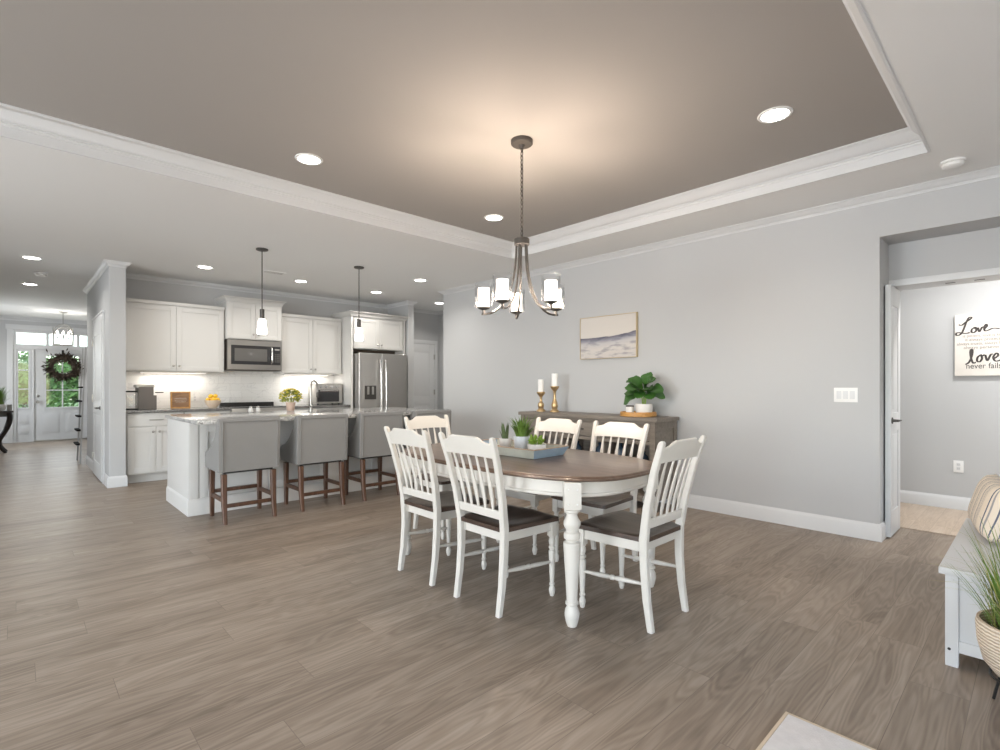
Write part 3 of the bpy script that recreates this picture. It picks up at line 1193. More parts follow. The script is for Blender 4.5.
YU = 8.06
wall_cabinet('white two-door wall cabinet left of the microwave, beside the column', 0.968, 2.165, YU, 1.415, 2.345)
wall_cabinet('short raised white two-door cabinet directly above the microwave', 2.175, 2.945, 7.985, 1.90, 2.465, crown_sides=True)
wall_cabinet('white two-door wall cabinet between microwave and refrigerator panel', 2.955, 3.955, YU, 1.415, 2.335)
# tall end panels and cabinet over the refrigerator
bm = B()
box(bm, 3.962, 3.998, 7.74, YK - 0.002, 0, 2.368, 0.002)
single('refrigerator_end_panel', bm, M['cab'], 'tall white end panel on the left side of the refrigerator', 'panel', base=(3.98, 8.06, 0))
bm = B()
box(bm, 4.965, 5.001, 7.74, YK - 0.002, 0, 2.368, 0.002)
single('refrigerator_end_panel', bm, M['cab'], 'tall white end panel right of the refrigerator, beside the wall pier', 'panel', base=(4.983, 8.06, 0))
wall_cabinet('deep white two-door cabinet above the refrigerator', 4.002, 4.961, 7.76, 1.84, 2.40, crown_sides=True, crown_x=(3.962, 5.001))

# base cabinets
def base_cabinet(label, x0, x1, drawer=True, doors=2):
    yf = 7.785
    t = thing('base_cabinet', label, 'cabinet', ((x0 + x1) / 2, 8.08, 0))
    bm = B()
    box(bm, x0, x1, yf, YK - 0.013, 0.11, 0.876, 0.002)
    obj('cabinet_body', bm, M['cab'], t, world=True)
    bm = B()
    box(bm, x0, x1, yf + 0.065, yf + 0.08, 0.0, 0.11)
    obj('toe_kick', bm, M['cab'], t, world=True)
    if drawer:
        bm = B()
        box(bm, x0 + 0.012, x1 - 0.012, yf - 0.021, yf - 0.0005, 0.715, 0.862, 0.003)
        d = obj('drawer', bm, M['cab'], t, world=True)
        xm = (x0 + x1) / 2
        bm = B()
        tube(bm, [(xm - 0.075, yf - 0.048, 0.79), (xm + 0.075, yf - 0.048, 0.79)], 0.006, 8)
        for s in (-0.06, 0.06):
            tube(bm, [(xm + s, yf - 0.021, 0.79), (xm + s, yf - 0.048, 0.79)], 0.005, 8)
        obj('drawer_pull', bm, M['nickel'], d, world=True)
    w = (x1 - x0 - 0.024) / doors
    for i in range(doors):
        bm = B()
        a = x0 + 0.012 + i * w
        shaker(bm, a + 0.001, a + w - 0.003, 0.125, 0.70, yf - 0.021)
        d = obj('cabinet_door', bm, M['cab'], t, world=True)
        if doors == 2:
            kx = a + w - 0.035 if i == 0 else a + 0.035
        else:
            kx = a + w - 0.04
        knob(d, kx, yf - 0.021, 0.64)


base_cabinet('white base cabinet with drawer and two doors, under the coffee maker', 0.985, 1.60)
base_cabinet('white base cabinet under the counter between coffee maker cabinet and range', 1.614, 2.170)
base_cabinet('white base cabinet right of the range, below the countertop oven', 2.955, 3.955)
bm = B()
box(bm, 0.968, 2.172, 7.745, YK - 0.013, 0.878, 0.914, 0.004)
single('kitchen_counter', bm, M['granite_dark'], 'speckled granite countertop left of the range, along the kitchen wall', 'countertop', base=(1.59, 8.06, 0.878))
bm = B()
box(bm, 2.952, 3.958, 7.745, YK - 0.013, 0.878, 0.914, 0.004)
single('kitchen_counter', bm, M['granite_dark'], 'speckled granite countertop right of the range, under the countertop oven', 'countertop', base=(3.45, 8.06, 0.878))

# range
t = thing('range', 'stainless kitchen range with black glass cooktop behind the island', 'range', (2.562, 8.05, 0))
bm = B()
box(bm, 2.18, 2.944, 7.76, YK - 0.014, 0.05, 0.905, 0.004)
box(bm, 2.2, 2.92, 7.80, 8.3, 0, 0.05)
obj('range_body', bm, M['steel'], t, world=True)
bm = B()
box(bm, 2.178, 2.946, 7.75, YK - 0.07, 0.905, 0.92, 0.004)
obj('cooktop', bm, M['blackglass'], t, world=True)
bm = B()
box(bm, 2.18, 2.944, YK - 0.068, YK - 0.014, 0.905, 0.972, 0.004)
obj('back_strip', bm, M['black'], t, world=True)
bm = B()
box(bm, 2.19, 2.934, 7.735, 7.759, 0.16, 0.74, 0.004)
dr = obj('oven_door', bm, M['steel'], t, world=True)
bm = B()
box(bm, 2.29, 2.834, 7.731, 7.737, 0.3, 0.62, 0.003)
obj('oven_window', bm, M['blackglass'], dr, world=True)
bm = B()
tube(bm, [(2.24, 7.70, 0.70), (2.884, 7.70, 0.70)], 0.011, 10)
for x in (2.27, 2.854):
    tube(bm, [(x, 7.735, 0.70), (x, 7.70, 0.70)], 0.008, 8)
obj('oven_handle', bm, M['steel_light'], dr, world=True)
bm = B()
box(bm, 2.19, 2.934, 7.735, 7.759, 0.76, 0.89, 0.004)
cp = obj('control_panel', bm, M['steel'], t, world=True)
for x in (2.27, 2.38, 2.562, 2.744, 2.854):
    bm = B()
    lathe(bm, [(0.02, 0), (0.022, 0.012), (0.018, 0.03), (0.0, 0.031)], (x, 7.735, 0.825), 14, (0, -1, 0))
    obj('range_knob', bm, M['steel_light'], cp, world=True)

# microwave
t = thing('microwave', 'stainless over-the-range microwave with dark window, above the range', 'microwave', (2.56, 8.2, 1.455))
mx0, mx1, mz0, mz1, my = 2.182, 2.938, 1.447, 1.892, 7.965
bm = B()
box(bm, mx0, mx1, my + 0.03, YK - 0.002, mz0, mz1, 0.004)
obj('microwave_body', bm, M['bronze'], t, world=True)
bm = B()
box(bm, mx0, mx1, my, my + 0.029, mz0 + 0.012, mz1 - 0.002, 0.006)
fr_ = obj('front_frame', bm, M['steel_frame'], t, world=True)
bm = B()
box(bm, mx0 + 0.045, mx1 - 0.02, my - 0.006, my + 0.002, mz0 + 0.088, mz1 - 0.080, 0.004)
dk = obj('door_glass', bm, M['blackglass'], t, world=True)
bm = B()
box(bm, mx0 + 0.09, mx1 - 0.215, my - 0.009, my - 0.005, mz0 + 0.135, mz1 - 0.125, 0.003)
obj('window_screen', bm, M['ovenwin'], dk, world=True)
bm = B()
hx = mx1 - 0.155
tube(bm, spline([(hx, my - 0.004, mz0 + 0.11), (hx, my - 0.04, mz0 + 0.14), (hx, my - 0.048, (mz0 + mz1) / 2), (hx, my - 0.04, mz1 - 0.125), (hx, my - 0.004, mz1 - 0.095)], 6), 0.014, 10)
obj('microwave_handle', bm, M['steel_light'], t, world=True)
bm = B()
for r_ in range(5):
    for c_ in range(3):
        box(bm, mx1 - 0.105 + c_ * 0.026, mx1 - 0.086 + c_ * 0.026, my - 0.009, my - 0.0055, mz0 + 0.13 + r_ * 0.027, mz0 + 0.147 + r_ * 0.027)
obj('keypad', bm, M['ovenwin'], dk, world=True)
bm = B()
box(bm, mx1 - 0.105, mx1 - 0.035, my - 0.009, my - 0.0055, mz1 - 0.135, mz1 - 0.115)
obj('display', bm, M['plastic_shade'], dk, world=True)

# under-cabinet lights
for x0, x1, lab in ((1.18, 1.98, 'thin lit under-cabinet light bar above the coffee maker and plaque'), (3.06, 3.80, 'thin lit under-cabinet light bar above the countertop oven')):
    t = thing('under_cabinet_light', lab, 'light', ((x0 + x1) / 2, 8.22, 1.397), group=None)
    bm = B()
    box(bm, x0, x1, 8.17, 8.27, 1.397, 1.4145, 0.003)
    obj('housing', bm, M['plastic'], t, world=True)
    bm = B()
    box(bm, x0 + 0.02, x1 - 0.02, 8.185, 8.255, 1.394, 1.398)
    obj('lens', bm, M['strip'], t, world=True)
    light('under_cabinet_lamp', 'AREA', ((x0 + x1) / 2, 8.22, 1.39), 3.0, (1, 0.93, 0.84), x1 - x0 - 0.1, 0.06)

# refrigerator
t = thing('refrigerator', 'stainless side-by-side refrigerator with ice dispenser', 'refrigerator', (4.49, 8.0, 0))
fx0, fx1, fy = 4.045, 4.955, 7.62
bm = B()
box(bm, fx0 + 0.004, fx1 - 0.004, fy + 0.075, YK - 0.03, 0.03, 1.755, 0.006)
obj('refrigerator_body', bm, M['steel_side'], t, world=True)
fm = fx0 + 0.415
for a, b, left in ((fx0, fm - 0.003, True), (fm + 0.003, fx1, False)):
    bm = B()
    box(bm, a, b, fy, fy + 0.072, 0.06, 1.765, 0.012, 3)
    d = obj('refrigerator_door', bm, M['steel'], t, world=True)
    hx = b - 0.045 if left else a + 0.045
    bm = B()
    tube(bm, spline([(hx, fy - 0.002, 0.42), (hx, fy - 0.055, 0.50), (hx + (0.0), fy - 0.075, 1.05), (hx, fy - 0.055, 1.58), (hx, fy - 0.002, 1.66)], 8), 0.015, 10)
    obj('door_handle', bm, M['steel_light'], d, world=True)
    if left:
        bm = B()
        box(bm, a + 0.085, a + 0.315, fy - 0.006, fy + 0.002, 0.98, 1.36, 0.004)
        dp = obj('dispenser_panel', bm, M['steel'], d, world=True)
        bm = B()
        box(bm, a + 0.095, a + 0.305, fy - 0.0085, fy - 0.005, 1.0, 1.225, 0.003)
        obj('dispenser_recess', bm, M['dkmetal'], d, world=True)
        bm = B()
        for px in (a + 0.14, a + 0.225):
            box(bm, px, px + 0.035, fy - 0.02, fy - 0.008, 1.08, 1.21, 0.003)
        obj('dispenser_paddles', bm, M['steel'], d, world=True)
bm = B()
box(bm, fx0 + 0.02, fx1 - 0.02, fy + 0.02, fy + 0.07, 0.0, 0.055)
obj('kick_grille', bm, M['black'], t, world=True)
bm = B()  # dark-coloured board stands in for the shade between refrigerator and cabinet
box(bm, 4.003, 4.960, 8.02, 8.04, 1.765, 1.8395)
single('gap_shade_board', bm, M['darkgap'], 'dark board standing in for the shade in the gap above the refrigerator', 'board', base=(4.48, 8.03, 1.765))

# ------------------------------------------------------------------ island
ix0, ix1, iy0, iy1 = 1.17, 3.86, 5.48, 6.42
t = thing('kitchen_island', 'white panelled kitchen island base with tall baseboard', 'island', ((ix0 + ix1) / 2, (iy0 + iy1) / 2, 0))
bm = B()
box(bm, ix0 + 0.012, ix1 - 0.012, iy0 + 0.012, iy1 - 0.012, 0, 0.876)
obj('island_body', bm, M['islandp'], t, world=True)
bm = B()
sweep(bm, [(ix0, iy1), (ix0, iy0), (ix1, iy0), (ix1, iy1)], [(-0.011, 0), (0.012, 0), (0.012, 0.125), (0.008, 0.14), (0.002, 0.15), (0.0, 0.155), (-0.011, 0.155)])
obj('island_baseboard', bm, M['islandp'], t, world=True)
bm = B()
# end panel and the framed panels of the seating side
box(bm, ix0, ix0 + 0.0125, iy0, iy1, 0.1, 0.876, 0.002)
obj('end_panel', bm, M['islandp'], t, world=True)
bm = B()
box(bm, ix1 - 0.0125, ix1, iy0, iy1, 0.1, 0.876, 0.002)
obj('end_panel', bm, M['islandp'], t, world=True)
np_ = 4
w = (ix1 - ix0 - 0.16) / np_
for i in range(np_):
    bm = B()
    a = ix0 + 0.08 + i * w
    shaker(bm, a + 0.004, a + w - 0.004, 0.16, 0.86, iy0 - 0.008, 0.0195, 0.075)
    obj('front_panel', bm, M['islandp'], t, world=True)
for a in (ix0 + 0.0, ix1 - 0.078):
    bm = B()
    box(bm, a, a + 0.078, iy0 - 0.012, iy0 + 0.0115, 0.156, 0.876, 0.003)
    obj('corner_post', bm, M['islandp'], t, world=True)
bm = B()
box(bm, 1.15, 3.95, 5.09, 6.465, 0.878, 0.914, 0.005)
single('island_counter', bm, M['granite'], 'pale speckled granite slab on top of the island', 'countertop', base=(2.52, 5.77, 0.878))

# island faucet
t = thing('faucet', 'tall stainless gooseneck faucet on the island', 'faucet', (2.62, 6.15, 0.914))
bm = B()
lathe(bm, [(0.028, 0.0005), (0.028, 0.008), (0.02, 0.014), (0.018, 0.06), (0.014, 0.065)], n=16)
obj('faucet_base', bm, M['nickel'], t)
bm = B()
pts = [(0, 0, 0.05), (0, 0, 0.2), (0, 0, 0.30), (0.02, 0.02, 0.355), (0.062, 0.05, 0.37), (0.105, 0.08, 0.345), (0.12, 0.092, 0.28), (0.126, 0.097, 0.22)]
tube(bm, spline(pts, 6), 0.0125, 10)
obj('spout', bm, M['nickel'], t)
bm = B()
lathe(bm, [(0.012, 0), (0.017, 0.01), (0.017, 0.06), (0.012, 0.07)], (0.126, 0.097, 0.16), 12)
obj('spray_head', bm, M['dkmetal'], t)
bm = B()
tube(bm, [(0.0, -0.018, 0.045), (-0.03, -0.05, 0.06), (-0.07, -0.07, 0.085)], 0.006, 8)
obj('faucet_lever', bm, M['nickel'], t)


# ------------------------------------------------------------------ bar stools
def make_stool():
    t = thing('bar_stool', '', 'stool')
    W = 0.262
    prof = [(-0.228, 0.455), (-0.236, 0.70), (-0.248, 0.915), (-0.238, 0.932), (-0.195, 0.935), (-0.172, 0.925), (-0.150, 0.875), (-0.118, 0.80), (-0.07, 0.725), (0.0, 0.668), (0.08, 0.636), (0.165, 0.615), (0.21, 0.598), (0.224, 0.57), (0.222, 0.50), (0.205, 0.458)]
    bm = B()
    for s in (-1, 1):
        a, b = sorted((s * (W - 0.055), s * W))
        prism(bm, prof, a, b, 'x', 0.012)
    back = [(-0.2275, 0.458), (-0.2355, 0.70), (-0.247, 0.915), (-0.237, 0.931), (-0.195, 0.934), (-0.172, 0.924), (-0.160, 0.70), (-0.150, 0.458)]
    prism(bm, back, -W + 0.03, W - 0.03, 'x')
    obj('upholstered_shell', bm, M['fabric'], t)
    bm = B()
    box(bm, -W + 0.057, W - 0.057, -0.148, 0.215, 0.50, 0.625, 0.028, 3)
    obj('seat_cushion', bm, M['fabric'], t)
    bm = B()
    box(bm, -W + 0.05, W - 0.05, -0.19, 0.17, 0.437, 0.4545, 0.004)
    obj('seat_frame', bm, M['black'], t)
    bm = B()
    e = W - 0.028
    for s in (-1, 1):
        tube(bm, spline([(s * e, -0.234, 0.47), (s * e, -0.241, 0.70), (s * e, -0.2525, 0.905)], 5), 0.0045, 6)
    tube(bm, [(-e, -0.2525, 0.905), (e, -0.2525, 0.905)], 0.0045, 6)
    obj('piping', bm, M['fabric'], t)
    for sx in (-1, 1):
        bm = B()
        x = sx * 0.212
        bars(bm, [(x, -0.238, 0.0, 0.032, 0.036), (x, -0.205, 0.18, 0.042, 0.044), (x, -0.195, 0.436, 0.046, 0.046)])
        obj('stool_leg', bm, M['stoolwood'], t)
        bm = B()
        bars(bm, [(x, 0.178, 0.0, 0.034, 0.034), (x, 0.178, 0.436, 0.046, 0.046)])
        obj('stool_leg', bm, M['stoolwood'], t)
        bm = B()
        box(bm, x - 0.012, x + 0.012, -0.185, 0.155, 0.185, 0.22, 0.003)
        obj('stretcher', bm, M['stoolwood'], t)
    for y, z in ((-0.2, 0.135), (0.178, 0.215)):
        bm = B()
        box(bm, -0.19, 0.19, y - 0.012, y + 0.012, z, z + 0.034, 0.003)
        obj('stretcher', bm, M['stoolwood'], t)
    return t


st0 = make_stool()
for i, (x, lab) in enumerate(((1.545, 'grey upholstered bar stool nearest the left end of the island'), (2.232, 'grey upholstered bar stool second from the island left end, below the flowers'), (2.897, 'grey upholstered bar stool in front of the refrigerator, third along the island'), (3.58, 'grey bar stool at the far right, mostly hidden behind a dining chair'))):
    o = st0 if i == 0 else copy_tree(st0)
    o.location = (x, 5.175, 0)
    o['label'] = lab
    o['group'] = 'bar stools along the island'


# ------------------------------------------------------------------ pendants, chandelier, recessed lights
def cyl(bm, c, r, z0, z1, n=20):
    lathe(bm, [(r, z0), (r, z1)], c, n)


def pendant(x, y, lab):
    t = thing('pendant_light', lab, 'light', (x, y, H), group='pendant lights over the island')
    bm = B()
    lathe(bm, [(0.062, -0.0005), (0.062, -0.014), (0.05, -0.02), (0.012, -0.022)], n=24)
    obj('canopy', bm, M['dkmetal'], t)
    bm = B()
    tube(bm, [(0, 0, -0.02), (0, 0, -0.67)], 0.006, 8)
    obj('stem', bm, M['dkmetal'], t)
    bm = B()
    lathe(bm, [(0.010, -0.655), (0.024, -0.662), (0.024, -0.765), (0.02, -0.77)], n=16)
    obj('socket', bm, M['dkmetal'], t)
    bm = B()
    pr = [(0.024, -0.768), (0.036, -0.772), (0.039, -0.80), (0.049, -0.89), (0.051, -0.922), (0.044, -0.932)]
    lathe(bm, pr, n=24)
    obj('lamp_shade', bm, M['opal2'], t)
    return t


pendant(1.951, 5.86, 'dark stemmed pendant with white glass shade above the left stools')
pendant(3.135, 5.91, 'dark stemmed pendant with white glass shade, in front of the cabinet above the refrigerator')

CX, CY = 2.483, 2.415
t = thing('chandelier', 'five-arm chandelier with clear glass cylinders over the dining table', 'chandelier', (CX, CY, TZ))
bm = B()
lathe(bm, [(0.074, -0.0005), (0.074, -0.024), (0.068, -0.03), (0.02, -0.032), (0.012, -0.05)], n=28)
obj('canopy', bm, M['bronze'], t)
bm = B()
zz, k = -0.046, 0
while zz > -0.665:
    ring = []
    for j in range(12):
        a = 2 * PI * j / 12
        u, v = 0.0085 * math.cos(a), 0.019 * math.sin(a)
        ring.append((u, 0, zz - 0.012 + v) if k % 2 == 0 else (0, u, zz - 0.012 + v))
    tube(bm, ring, 0.0034, 6, closed=True)
    zz -= 0.030
    k += 1
obj('chain', bm, M['bronze'], t)
bm = B()
lathe(bm, [(0.010, -0.655), (0.044, -0.662), (0.052, -0.668), (0.052, -0.705), (0.046, -0.71), (0.02, -0.712)], n=24)
obj('hub', bm, M['armmetal'], t)
D = 30
for q in range(5):
    a = math.radians(-90 - D + 72 * q) - math.radians(43.35)
    ca, sa = math.cos(a), math.sin(a)
    arm_pts = [(0.036, -0.70), (0.041, -0.80), (0.056, -0.92), (0.092, -1.035), (0.145, -1.115), (0.20, -1.155), (0.245, -1.165), (0.28, -1.165)]
    bm = B()
    sp_ = spline([(r * ca, r * sa, z) for r, z in arm_pts], 6)
    tube(bm, sp_, 0.010, 8, flat=0.55)
    sp2 = spline([((r - 0.016) * ca, (r - 0.016) * sa, z + 0.020 * min(1, i / 3)) for i, (r, z) in enumerate(arm_pts[2:7])], 6)
    arm = obj('arm', bm, M['armmetal'], t)
    c = (0.265 * ca, 0.265 * sa, 0)
    bm = B()
    lathe(bm, [(0.010, -1.172), (0.010, -1.14), (0.022, -1.135), (0.040, -1.128), (0.044, -1.120), (0.03, -1.117)], c, 20)
    obj('shade_cup', bm, M['dkmetal'], arm)
    bm = B()
    n = 24
    rs = [[(c[0] + 0.038 * math.cos(2 * PI * i / n), c[1] + 0.038 * math.sin(2 * PI * i / n), z) for i in range(n)] for z in (-1.115, -0.99)]
    rings(bm, rs, cap=False)
    rs = [[(c[0] + r * math.cos(2 * PI * i / n), c[1] + r * math.sin(2 * PI * i / n), -0.99) for i in range(n)] for r in (0.038, 0.0355)]
    rings(bm, rs, cap=False)
    obj('inner_shade', bm, M['opal'], arm)
    bm = B()
    light('chandelier_lamp', 'POINT', (CX + c[0], CY + c[1], TZ - 1.04), 19, (1.0, 0.82, 0.66), radius=0.018)
    n = 28
    rs = [[(c[0] + 0.062 * math.cos(2 * PI * i / n), c[1] + 0.062 * math.sin(2 * PI * i / n), z) for i in range(n)] for z in (-1.118, -0.955)]
    rings(bm, rs, cap=False)
    rs = [[(c[0] + r * math.cos(2 * PI * i / n), c[1] + r * math.sin(2 * PI * i / n), z) for i in range(n)] for r, z in ((0.062, -0.955), (0.0625, -0.953), (0.059, -0.953), (0.059, -0.957), (0.059, -1.118))]
    rings(bm, rs, cap=False)
    obj('glass_cylinder', bm, M['glass'], arm)

CANS = [
    (1.553, 3.68, TZ, 'round recessed light in the tray ceiling, left of the chandelier'),
    (3.37, 1.121, TZ, 'round recessed light in the tray ceiling, nearest the right wall opening'),
    (3.417, 3.706, TZ, 'round recessed light in the tray ceiling, just behind the chandelier chain'),
    (0.128, 8.10, H, 'recessed ceiling light at far left, nearer of the two outside the kitchen'),
    (0.14, 10.22, H, 'recessed ceiling light at far left, farther one near the foyer'),
    (1.724, 7.24, H, 'recessed kitchen light above the left wall cabinets'),
    (2.95, 7.27, H, 'recessed kitchen light in line with the microwave, between the pendants'),
    (4.17, 7.30, H, 'recessed kitchen light above the refrigerator'),
    (4.15, 6.04, H, 'recessed light right of the second pendant, before the refrigerator'),
    (5.55, 7.48, H, 'recessed light in the back hall, at the end of the right wall'),
]
for x, y, z, lab in CANS:
    t = thing('recessed_light', lab, 'light', (x, y, z), group='recessed ceiling lights')
    bm = B()
    n = 28
    rs = [[(r * math.cos(2 * PI * i / n), r * math.sin(2 * PI * i / n), zz) for i in range(n)] for r, zz in ((0.098, -0.0005), (0.094, -0.006), (0.078, -0.007), (0.076, -0.002))]
    rings(bm, rs, cap=False)
    obj('trim_ring', bm, M['plastic'], t)
    bm = B()
    lathe(bm, [(0.0765, -0.001), (0.0765, -0.004)], n=28)
    obj('lens', bm, M['can'], t)
    light('recessed_lamp', 'AREA', (x, y, z - 0.012), 7, (1.0, 0.95, 0.88), 0.14, spread=math.radians(140))

for x, y, lab in ((4.54, 0.408, 'round white smoke detector near the tray corner, by the right wall'), (0.232, 9.12, 'round white smoke detector between the two far-left ceiling lights')):
    t = thing('smoke_detector', lab, 'smoke detector', (x, y, H))
    bm = B()
    lathe(bm, [(0.068, -0.0005), (0.068, -0.014), (0.062, -0.018)], n=28)
    obj('mount_plate', bm, M['plastic'], t)
    bm = B()
    lathe(bm, [(0.056, -0.0175), (0.058, -0.022), (0.056, -0.036), (0.046, -0.044), (0.0, -0.045)], n=28)
    obj('sensor_cover', bm, M['plastic'], t)
t = thing('ceiling_vent', 'slotted white vent in the kitchen ceiling between the pendants', 'vent', (2.46, 6.95, H))
bm = B()
box(bm, -0.14, 0.14, -0.07, 0.07, -0.008, -0.0005, 0.003)
obj('vent_frame', bm, M['ceil'], t)
bm = B()
for i in range(5):
    box(bm, -0.12, 0.12, -0.05 + i * 0.022, -0.042 + i * 0.022, -0.0095, -0.0075)
obj('vent_slot', bm, M['plastic_shade'], t)

# ------------------------------------------------------------------ things on the kitchen counters
CT = 0.9145
t = thing('coffee_maker', 'dark grey coffee maker with clear water tank on the left counter', 'coffee maker', (1.20, 8.03, CT))
bm = B()
box(bm, -0.075, 0.09, -0.13, 0.13, 0.001, 0.30, 0.012)
box(bm, 0.02, 0.125, -0.12, 0.10, 0.001, 0.185, 0.012)
obj('machine_body', bm, M['coffee'], t)
bm = B()
box(bm, -0.095, 0.10, -0.13, 0.12, 0.285, 0.325, 0.014)
obj('machine_lid', bm, M['nickel'], t)
bm = B()
box(bm, 0.11, 0.20, -0.115, -0.085, 0.215, 0.228, 0.004)
obj('portafilter_handle', bm, M['black'], t)
bm = B()
box(bm, -0.185, -0.078, -0.09, 0.10, 0.016, 0.225, 0.01)
obj('water_tank', bm, M['glass'], t)
bm = B()
box(bm, -0.19, -0.077, -0.095, 0.105, 0.226, 0.244, 0.004)
obj('tank_lid', bm, M['black'], t)
bm = B()
box(bm, -0.19, -0.077, -0.095, 0.105, 0.001, 0.0155, 0.003)
obj('tank_base', bm, M['black'], t)

t = thing('wooden_plaque', 'small framed brown wooden plaque standing by the kitchen backsplash', 'sign', (1.63, 8.10, CT))
bm = B()
box(bm, -0.105, 0.105, 0.004, 0.016, 0.01, 0.215)
obj('plaque_board', bm, M['signbrown'], t)
bm = B()
for a, b, c, d in ((-0.118, -0.10, 0.001, 0.228), (0.10, 0.118, 0.001, 0.228), (-0.10, 0.10, 0.001, 0.017), (-0.10, 0.10, 0.211, 0.228)):
    box(bm, a, b, -0.006, 0.022, c, d, 0.002)
obj('plaque_frame', bm, M['amber'], t)
bm = B()
for row, (z, w) in enumerate(((0.135, 0.07), (0.112, 0.075), (0.088, 0.06))):
    pts = [(-w + 2 * w * i / 24, 0.0025, z + 0.006 * math.sin(i * 1.9) * (0.6 + 0.4 * math.sin(i * 0.7 + row))) for i in range(25)]
    tube(bm, pts, 0.0018, 5)
obj('script_lettering', bm, M['signwood'], t)

t = thing('fruit_bowl', 'cream bowl holding lemons on the counter left of the range', 'bowl', (1.99, 7.95, CT))
bm = B()
lathe(bm, [(0.05, 0.001), (0.053, 0.01), (0.08, 0.04), (0.1, 0.085), (0.106, 0.108), (0.1, 0.108), (0.092, 0.085), (0.07, 0.045), (0.0, 0.03)], n=28)
obj('bowl_wall', bm, M['bowl'], t)
for i, (x, y, z, a) in enumerate(((0.062, 0.0, 0.125, 1.5), (-0.062, 0.0, 0.125, 1.6), (0.0, -0.062, 0.125, 0.1), (0.0, 0.062, 0.125, 0.0), (0.0, 0.0, 0.125, 0.8), (-0.033, -0.03, 0.175, 0.5), (0.035, 0.02, 0.175, 0.6))):
    bm = B()
    lathe(bm, [(0.004, -0.040), (0.009, -0.036), (0.022, -0.024), (0.029, 0), (0.022, 0.024), (0.009, 0.036), (0.004, 0.040)], n=14, axis=(math.cos(a), math.sin(a), 0.25))
    o = single('lemon', bm, M['yellow'], 'yellow lemon heaped in the cream bowl on the counter', 'lemon', 'lemons in the bowl')
    o.location = (1.99 + x, 7.95 + y, CT + z - 0.01)

t = thing('countertop_oven', 'pale silver countertop oven with glass door, right of the range', 'oven', (3.70, 8.12, CT))
bm = B()
box(bm, -0.225, 0.225, -0.15, 0.16, 0.022, 0.345, 0.014)
obj('oven_body', bm, M['steel'], t)
bm = B()
box(bm, -0.205, 0.165, -0.162, -0.1505, 0.05, 0.245, 0.004)
dr = obj('oven_door', bm, M['blackglass'], t)
bm = B()
tube(bm, [(-0.18, -0.19, 0.225), (0.14, -0.19, 0.225)], 0.009, 8)
for x in (-0.16, 0.12):
    tube(bm, [(x, -0.162, 0.225), (x, -0.19, 0.225)], 0.006, 8)
obj('oven_handle', bm, M['steel_light'], dr)
for x in (-0.15, -0.06, 0.03, 0.12):
    bm = B()
    lathe(bm, [(0.022, 0), (0.024, 0.01), (0.018, 0.022), (0, 0.023)], (x, -0.1505, 0.295), 14, (0, -1, 0))
    obj('oven_knob', bm, M['steel_light'], t)
for x in (-0.18, 0.18):
    for y in (-0.12, 0.12):
        bm = B()
        lathe(bm, [(0.016, 0.001), (0.016, 0.0215)], (x, y, 0), 10)
        obj('oven_foot', bm, M['black'], t)

for x, y, lab in ((1.99, 6.36, 'left one of two little white shakers on the island'), (2.075, 6.37, 'right one of two little white shakers on the island')):
    t = thing('salt_shaker', lab, 'shaker', (x, y, CT))
    bm = B()
    lathe(bm, [(0.02, 0.001), (0.026, 0.01), (0.022, 0.04), (0.016, 0.05)], n=14)
    obj('shaker_body', bm, M['ceramic'], t)
    bm = B()
    lathe(bm, [(0.016, 0.05), (0.018, 0.055), (0.012, 0.068), (0.0, 0.07)], n=14)
    obj('shaker_cap', bm, M['steel_light'], t)


def leaf_quad(bm, c, d, w, n=None, fold=0.15, mi=0):
    """small pointed leaf from c along vector d, width w"""
    d = Vector(d)
    c = Vector(c)
    up = n or Vector((random.uniform(-1, 1), random.uniform(-1, 1), random.uniform(0.1, 1)))
    s = d.cross(up)
    if s.length < 1e-6:
        s = d.cross(Vector((1, 0, 0.3)))
    s = s.normalized() * w * 0.5
    u = s.cross(d).normalized() * w * fold
    a = bm.verts.new(c)
    e = bm.verts.new(c + d)
    l1 = bm.verts.new(c + d * 0.5 + s + u)
    r1 = bm.verts.new(c + d * 0.5 - s + u)
    m_ = bm.verts.new(c + d * 0.5)
    for f in ((a, m_, l1), (m_, e, l1), (a, r1, m_), (r1, e, m_)):
        bm.faces.new(f).material_index = mi


def blade(bm, base_, top, w, bend=0.0, seg=7, thick=0.25, mi=0):
    """long grass blade with a folded section, curving outward"""
    b0, t0 = Vector(base_), Vector(top)
    d = t0 - b0
    side = d.cross(Vector((0, 0, 1)))
    if side.length < 1e-5:
        side = Vector((random.uniform(-1, 1), random.uniform(-1, 1), 0))
    side.normalize()
    out = Vector((d.x, d.y, 0))
    if out.length < 1e-5:
        out = Vector((side.y, -side.x, 0))
    out.normalize()
    rows = []
    for i in range(seg + 1):
        u = i / seg
        p = b0 + d * u + Vector((0, 0, 1)) * bend * math.sin(PI * u) * d.length + out * (-bend * 0.8 * math.sin(PI * u) * d.length)
        ww = w * (1 - u ** 2.2) * 0.5 + 0.0004
        rows.append((bm.verts.new(p - side * ww), bm.verts.new(p + out * ww * thick * 2), bm.verts.new(p + side * ww)))
    for i in range(seg):
        for k in (0, 1):
            f = bm.faces.new((rows[i][k], rows[i][k + 1], rows[i + 1][k + 1], rows[i + 1][k]))
            f.material_index = mi


